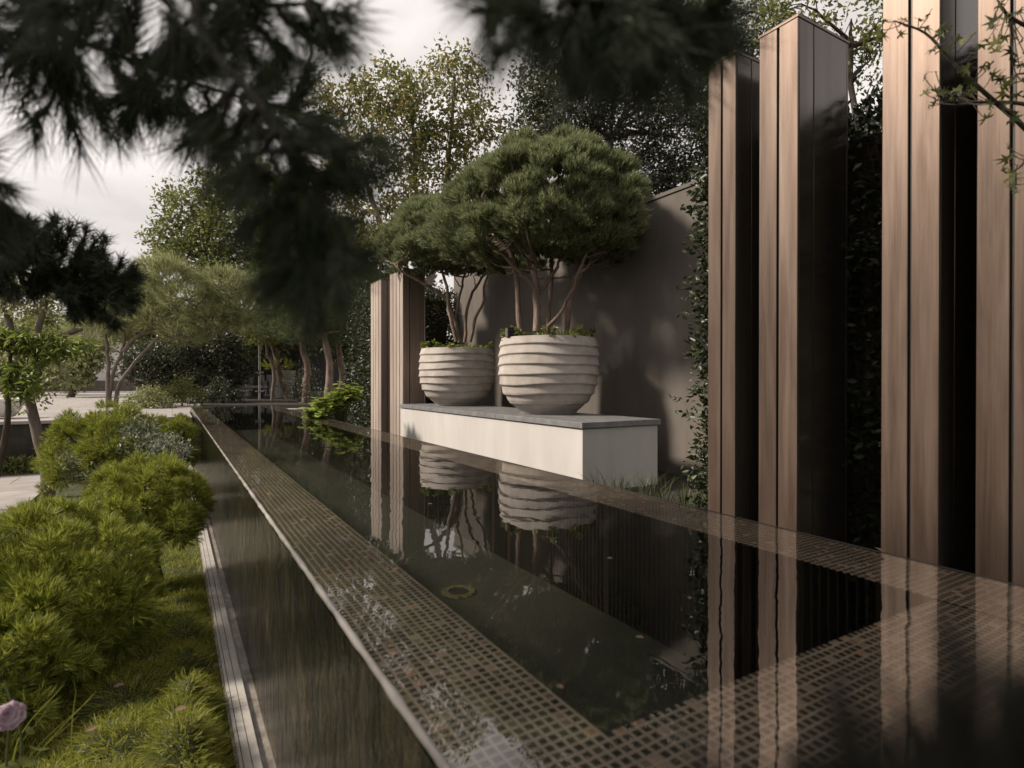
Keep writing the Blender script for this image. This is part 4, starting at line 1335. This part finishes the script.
# far trees behind everything
b = MB()
nb = []
for k in range(70):
    px = rng.uniform(-250, 700)
    d = rng.uniform(46, 62)
    zt = rng.uniform(1.5, 6.0)
    q = P(px, 381, d)
    nb.append(((q[0], q[1], zt * .6), (rng.uniform(2.2, 4), rng.uniform(2, 3), zt * .75)))
pts, d, _ = blob_points(nb, 15000, .7)
leaves(b, pts, .55, d * .4, 1, .6)
tag(b.build('woodland', M['oak']), 'dark far-off belt of trees closing the garden behind the house and pavilion', 'trees', kind='stuff')
for (px, d, zc, rad, mat, lab) in ((215, 19.5, 2.5, 1.25, 'olive', 'pale feathery tree right of the topiary tree with a light airy crown'), (150, 23, 2.9, 1.5, 'green', 'yellow-green leafy tree rising behind the multi-stem pine'), (300, 21, 3.4, 1.4, 'olive', 'tall pale tree behind the slim far pines'),
                                   (345, 19, 2.6, 1.1, 'pine', 'dark tree filling the gap beside the dark hedge strip'),
                                   (70, 21, 1.5, .95, 'olive', 'small pale grey-green tree between the leaning tree and the multi-stem pine'), (20, 24, 2.2, 1.2, 'green', 'mid-green bushy tree just behind the feathery shrub at the left'),
                                   (255, 21.5, 2.6, 1.0, 'olive', 'soft pale tree hanging over the roof edge of the garden pavilion'),
                                   (35, 30, 3.0, 1.6, 'green', 'round green tree in front of the long pale house, far left'), (100, 36, 3.6, 2.0, 'olive', 'pale olive tree above the roof of the long pale house'),
                                   (330, 24, 4.6, 1.9, 'pine', 'tall dark tree rising behind the far pines'), (380, 22, 4.0, 1.8, 'oak', 'dark broad tree behind the wide bronze columns')):
    q = P(px, 381, d)
    tree('leafy_tree', lab, (q[0], q[1], TERR), [[(q[0], q[1], TERR - .1), (q[0] + .1, q[1], zc * .6), (q[0], q[1], zc + .5)]], .14,
         scatter_blobs((q[0], q[1], zc), (rad, rad, rad * .9), 14, rad * .3, rad * .5), 520, 10, .2, mat, sprawl=.2)

# ------------------------------------------------------------------ near pine reaching into the picture
tr0 = np.array((-1.75, .55, LOW))
np_t = thing('overhanging_pine', tr0, 'dark out-of-focus pine whose needle-covered branches hang across the top of the picture', 'pine tree')
b = MB()
b.tube(spline([tr0 - (0, 0, .1), tr0 + (0.05, .05, 1.2), tr0 + (-.05, .1, 2.4), tr0 + (.05, .1, 3.6)], 20), np.linspace(.12, .05, 20), 10)
for e_ in ((.2, .3, 2.9), (1.2, .6, 2.9), (2.2, .2, 2.85), (1.0, -.5, 2.8), (-.9, 2.6, 2.7), (-1.6, 2.4, 2.7), (-2.4, 2.1, 2.7), (-1.7, 1.6, 2.9)):  # limbs out to the unseen crown added for shade
    b.tube(curve(tr0 + np.array((0, .1, 2.6)), e_, 10, -.1, .02), np.linspace(.035, .01, 10), 7)
b.build('trunk', M['bark_dark'], np_t)
HUB = tr0 + np.array((0, .08, 2.15))


def branch(ctrl, subs, tufts_per=26, nl=.055, k=16, wid=.0011, spread=.6, rad=.007, dens=1.0, lo=.15):
    tb = MB(); cb = MB()
    start = HUB + np.array((0, 0, rng.uniform(-.3, .5)))
    main = spline([start] + [np.asarray(c_) for c_ in ctrl], 30)
    tb.tube(main, np.linspace(.005, rad * .3, 30), 7)
    pts, ax = [], []
    for (a_, b_) in subs:                                   # twigs: from a point of the branch to an end point
        e = np.asarray(b_)
        s_ = main[np.linalg.norm(main - np.asarray(a_), axis=1).argmin()]
        p_ = curve(s_, e, 10, .01, .004)
        tb.tube(p_, np.linspace(rad * .55, rad * .25, 10), 5)
        nn = int(tufts_per * dens)
        q_ = rng.uniform(lo, 1, nn)
        idx = q_ * 9
        i0 = np.clip(idx.astype(int), 0, 8)
        pts.append(p_[i0] + (p_[i0 + 1] - p_[i0]) * (idx - i0)[:, None] + rng.normal(size=(nn, 3)) * .004)
        ax.append(np.repeat(unit(e - s_)[None], nn, 0))
    q_ = rng.integers(11, 29, int(40 * dens))
    pts.append(main[q_] + rng.normal(size=(len(q_), 3)) * .004)
    ax.append(unit(unit(main[q_ + 1] - main[q_]) + rdir(len(q_)) * .9))
    pts = np.concatenate(pts); ax = np.concatenate(ax)
    needles(cb, pts, ax, k, nl, spread, wid, 0, .008)
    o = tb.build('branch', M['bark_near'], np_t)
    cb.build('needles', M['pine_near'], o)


def twigs(pairs, d, jd=.04):
    return [(P(a[0], a[1], d + rng.normal() * jd), P(c_[0], c_[1], d + rng.normal() * jd)) for a, c_ in pairs]


# upper-left mass
d = .80
branch([P(-60, -40, .75), P(30, 20, .66), P(130, 60, d), P(230, 95, d), P(300, 110, d)],
       twigs([((20, 20), (-10, 90)), ((20, 20), (60, 80)), ((60, 35), (40, 130)), ((60, 35), (110, 130)), ((100, 50), (80, 150)), ((100, 50), (150, 110)), ((140, 60), (130, 125)),
              ((140, 60), (180, 40)), ((180, 80), (200, 125)), ((180, 80), (240, 60)), ((220, 95), (230, 150)), ((220, 95), (270, 80)), ((260, 100), (300, 150)), ((280, 105), (330, 120)),
              ((0, 10), (20, 60)), ((40, 20), (-20, 40)), ((230, 95), (190, 140)), ((160, 70), (110, 100)), ((80, 45), (20, 110)), ((300, 110), (345, 150)), ((110, 55), (170, 60)), ((140, 60), (150, 90)), ((180, 80), (160, 110)), ((210, 90), (215, 120)), ((250, 100), (265, 130)), ((60, 35), (80, 100)), ((20, 20), (40, 50)), ((230, 95), (280, 60)), ((200, 90), (240, 30)), ((270, 103), (310, 70)), ((120, 55), (130, 10)), ((80, 45), (90, 0)), ((40, 28), (50, -15))], d), 24, .066, k=11, wid=.0017)
d = .55
branch([P(-60, -120, .7), P(60, -60, .6), P(150, -15, d), P(240, 5, d), P(320, 5, d)],
       twigs([((150, -15), (120, 50)), ((150, -15), (190, 40)), ((190, -5), (170, 60)), ((240, 5), (215, 60)), ((240, 5), (280, 45)), ((280, 5), (320, 40)), ((300, 5), (350, 10)), ((310, 5), (345, 40)),
              ((60, -60), (40, 20)), ((90, -45), (80, 40)), ((120, -30), (60, 10)), ((200, 0), (250, -5)), ((20, -80), (-10, 10)), ((230, 5), (250, 50)), ((270, 5), (225, 15))], d), 22, .054, k=11, wid=.0013)
# big dark mass left of centre, very close
d = .42
branch([P(95, -200, .6), P(195, 20, .5), P(264, 110, d), P(304, 180, d), P(318, 250, d)],
       twigs([((264, 110), (224, 150)), ((264, 110), (314, 120)), ((274, 130), (244, 190)), ((284, 150), (344, 150)), ((294, 170), (249, 220)), ((304, 180), (364, 175)), ((304, 180), (264, 250)),
              ((304, 210), (349, 220)), ((304, 220), (274, 275)), ((309, 230), (344, 265)), ((314, 250), (309, 310)), ((314, 250), (289, 300)), ((314, 250), (339, 290)), ((274, 120), (369, 140)), ((294, 160), (324, 200)),
              ((284, 150), (254, 170)), ((309, 240), (314, 280)), ((304, 190), (324, 230)), ((294, 170), (294, 210)), ((244, 90), (204, 130)), ((274, 130), (214, 180)), ((309, 240), (364, 250)), ((314, 250), (264, 290)), ((304, 180), (389, 160))], d, .03), 16, .038, k=12, wid=.0011)
# top centre mass
d = .46
branch([P(330, -330, .6), P(450, -140, .5), P(540, -20, d), P(610, 5, d), P(690, 15, d)],
       twigs([((540, -20), (490, 20)), ((540, -20), (500, 55)), ((560, -10), (535, 40)), ((580, 0), (570, 60)), ((600, 5), (610, 75)), ((620, 5), (645, 85)), ((640, 10), (660, 60)), ((660, 10), (700, 55)),
              ((680, 15), (730, 35)), ((690, 15), (745, 10)), ((620, 5), (590, 45)), ((600, 5), (640, 40)), ((570, -5), (520, 10)), ((650, 10), (690, 20)), ((640, 10), (620, 60)), ((660, 10), (640, 30)), ((690, 15), (715, -20)),
              ((590, 0), (560, 25)), ((610, 0), (660, -5)), ((640, 10), (690, 85)), ((600, 5), (575, 85)), ((560, -10), (480, -10))], d, .03), 24, .042, k=12, wid=.0011)
# the sharper dark mass at left, farther away
d = 1.5
mid = [P(-160, 170, 1.5), P(-40, 245, d), P(25, 272, d), P(80, 285, d), P(128, 292, d)]
tw = []
for i_ in range(125):
    x0 = rng.uniform(-30, 125)
    y0 = 250 + x0 * .32 if x0 < 60 else 268 + (x0 - 60) * .35
    up = rng.uniform(-48, 46) * (1 if x0 < 95 else .55)
    dd = d + rng.normal() * .12
    tw.append((P(x0, y0, d), P(x0 + rng.uniform(2, 26), y0 + up, dd)))
branch(mid, tw, 16, .040, k=13, wid=.0028, spread=.95, lo=.5)
d = .8
branch([P(-200, 60, .9), P(-60, 150, d), P(-10, 190, d)],
       twigs([((-60, 150), (-10, 150)), ((-40, 165), (10, 190)), ((-20, 185), (5, 240)), ((-10, 190), (15, 215)), ((-30, 175), (-10, 260))], d, .03), 26, .055)
# unseen pine crown, added out of frame to shade branches, columns and pool corner
cb = MB()
bl = scatter_blobs((-1.75, .75, 1.95), (.85, .75, .75), 20, .25, .4) + scatter_blobs((-1.75, 2.35, 2.7), (1.15, .75, .4), 34, .28, .42)
bl += scatter_blobs((1.0, .1, 2.85), (1.7, 1.0, .3), 40, .28, .42)  # overhead pads added to darken the near rim and column feet
pts, dd, _ = blob_points(bl, 17000)
needles(cb, pts, unit(dd + np.array((0, 0, .4))), 16, .09, .6, .006, 0, .04)
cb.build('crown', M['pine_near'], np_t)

# ------------------------------------------------------------------ maple twigs at the right
mt = np.array((2.75, -.55, BED))
t = thing('maple_tree', mt, 'thin maple branches with small jagged leaves in front of the right-hand bronze columns', 'tree')
tb = MB(); cb = MB()
tb.tube(spline([mt - (0, 0, .1), mt + (0, .05, 1), mt + (-.1, .1, 2.0)], 12), np.linspace(.05, .025, 12), 8)
lv = []
for ctrl, tips in (([P(1100, 190, 1.7), P(1024, 128, 1.65), P(985, 95, 1.6), P(950, 62, 1.6), P(925, 35, 1.6), P(893, 22, 1.6)], ((885, 24), (905, 28), (925, 20), (935, 50), (955, 42), (960, 70), (985, 72), (940, 30), (970, 40))),
                   ([P(1100, 60, 1.7), P(1030, 30, 1.65), P(1005, 15, 1.6), P(995, 0, 1.6)], ((1000, 20), (1012, 40), (990, 28), (1020, 10), (1003, 5), (1018, 60), (995, 45))),
                   ([P(1100, 120, 1.7), P(1024, 105, 1.65), P(985, 103, 1.6), P(945, 102, 1.6)], ((935, 92), (950, 85), (960, 98), (925, 80), (930, 100), (985, 112), (1000, 100), (1010, 118), (975, 90))),
                   ([P(1110, 200, 1.7), P(1040, 160, 1.6), P(1015, 170, 1.6)], ((1005, 175), (1015, 190), (1022, 160), (1010, 155))),
                   ([P(1110, 90, 1.7), P(1040, 75, 1.6), P(1015, 75, 1.6)], ((1000, 80), (1010, 95), (1020, 60), (1024, 88)))):
    pts = spline([mt + np.array((-.1, .1, 1.7))] + ctrl, 26)
    tb.tube(pts, np.linspace(.010, .0022, 26), 5)
    for (px, py) in tips:
        for r_ in range(3):
            e = P(px + rng.normal() * 5, py + rng.normal() * 5, 1.6 + rng.normal() * .05)
            s_ = pts[np.linalg.norm(pts - e, axis=1).argmin()]
            tb.tube(curve(s_, e, 5, .005), .0012, 4, cap=False)
            lv.append(e)
tb.build('trunk', M['bark_dark'], t)
for e in lv:                                   # palmate leaves: five pointed lobes each
    n0 = unit(rdir(1)[0] + np.array((0, 0, .8)))
    u0 = unit(np.cross(n0, rdir(1)[0])); w0 = np.cross(n0, u0)
    s_ = rng.uniform(.020, .034)
    ang = np.linspace(-2.0, 2.0, 11)
    rad_ = np.array([.5, .75, .32, .95, .35, 1.1, .35, .95, .32, .75, .5]) * s_
    v = [e] + [e + (u0 * cos(a_) + w0 * sin(a_)) * r_ - n0 * .12 * r_ for a_, r_ in zip(ang, rad_)]
    cb.add(v, [(0, i, i + 1) for i in range(1, 11)], 0, False)
cb.build('foliage', M['maple'], t)

# ------------------------------------------------------------------ dark sprigs close to the lens, lower right
fs = thing('foreground_shrub', (.22, -.12, LOW), 'dark blurred sprigs of a shrub close to the lens at the bottom right corner', 'shrub')
tb = MB(); pts = []; ax = []
for k in range(420):
    x0 = rng.uniform(700, 1160)
    lim = 790 - (x0 - 700) * .42
    y0 = lim + rng.uniform(0, 1) ** .6 * 260
    d0 = rng.uniform(.085, .135)
    e = P(x0, y0, d0)
    st = e + np.array((rng.normal() * .008, rng.normal() * .008, -.06))
    c_ = curve(st, e, 6, 0, .003)
    if k % 14 == 0:
        tb.tube(spline([(.22 + rng.normal() * .02, -.12 + rng.normal() * .02, LOW - .03), (.22, -.05, -.2), st, e], 14), np.linspace(.003, .0004, 14), 5)
    pts.append(np.repeat(c_[1:], 4, 0)); ax.append(np.repeat(unit(e - st)[None], 20, 0))
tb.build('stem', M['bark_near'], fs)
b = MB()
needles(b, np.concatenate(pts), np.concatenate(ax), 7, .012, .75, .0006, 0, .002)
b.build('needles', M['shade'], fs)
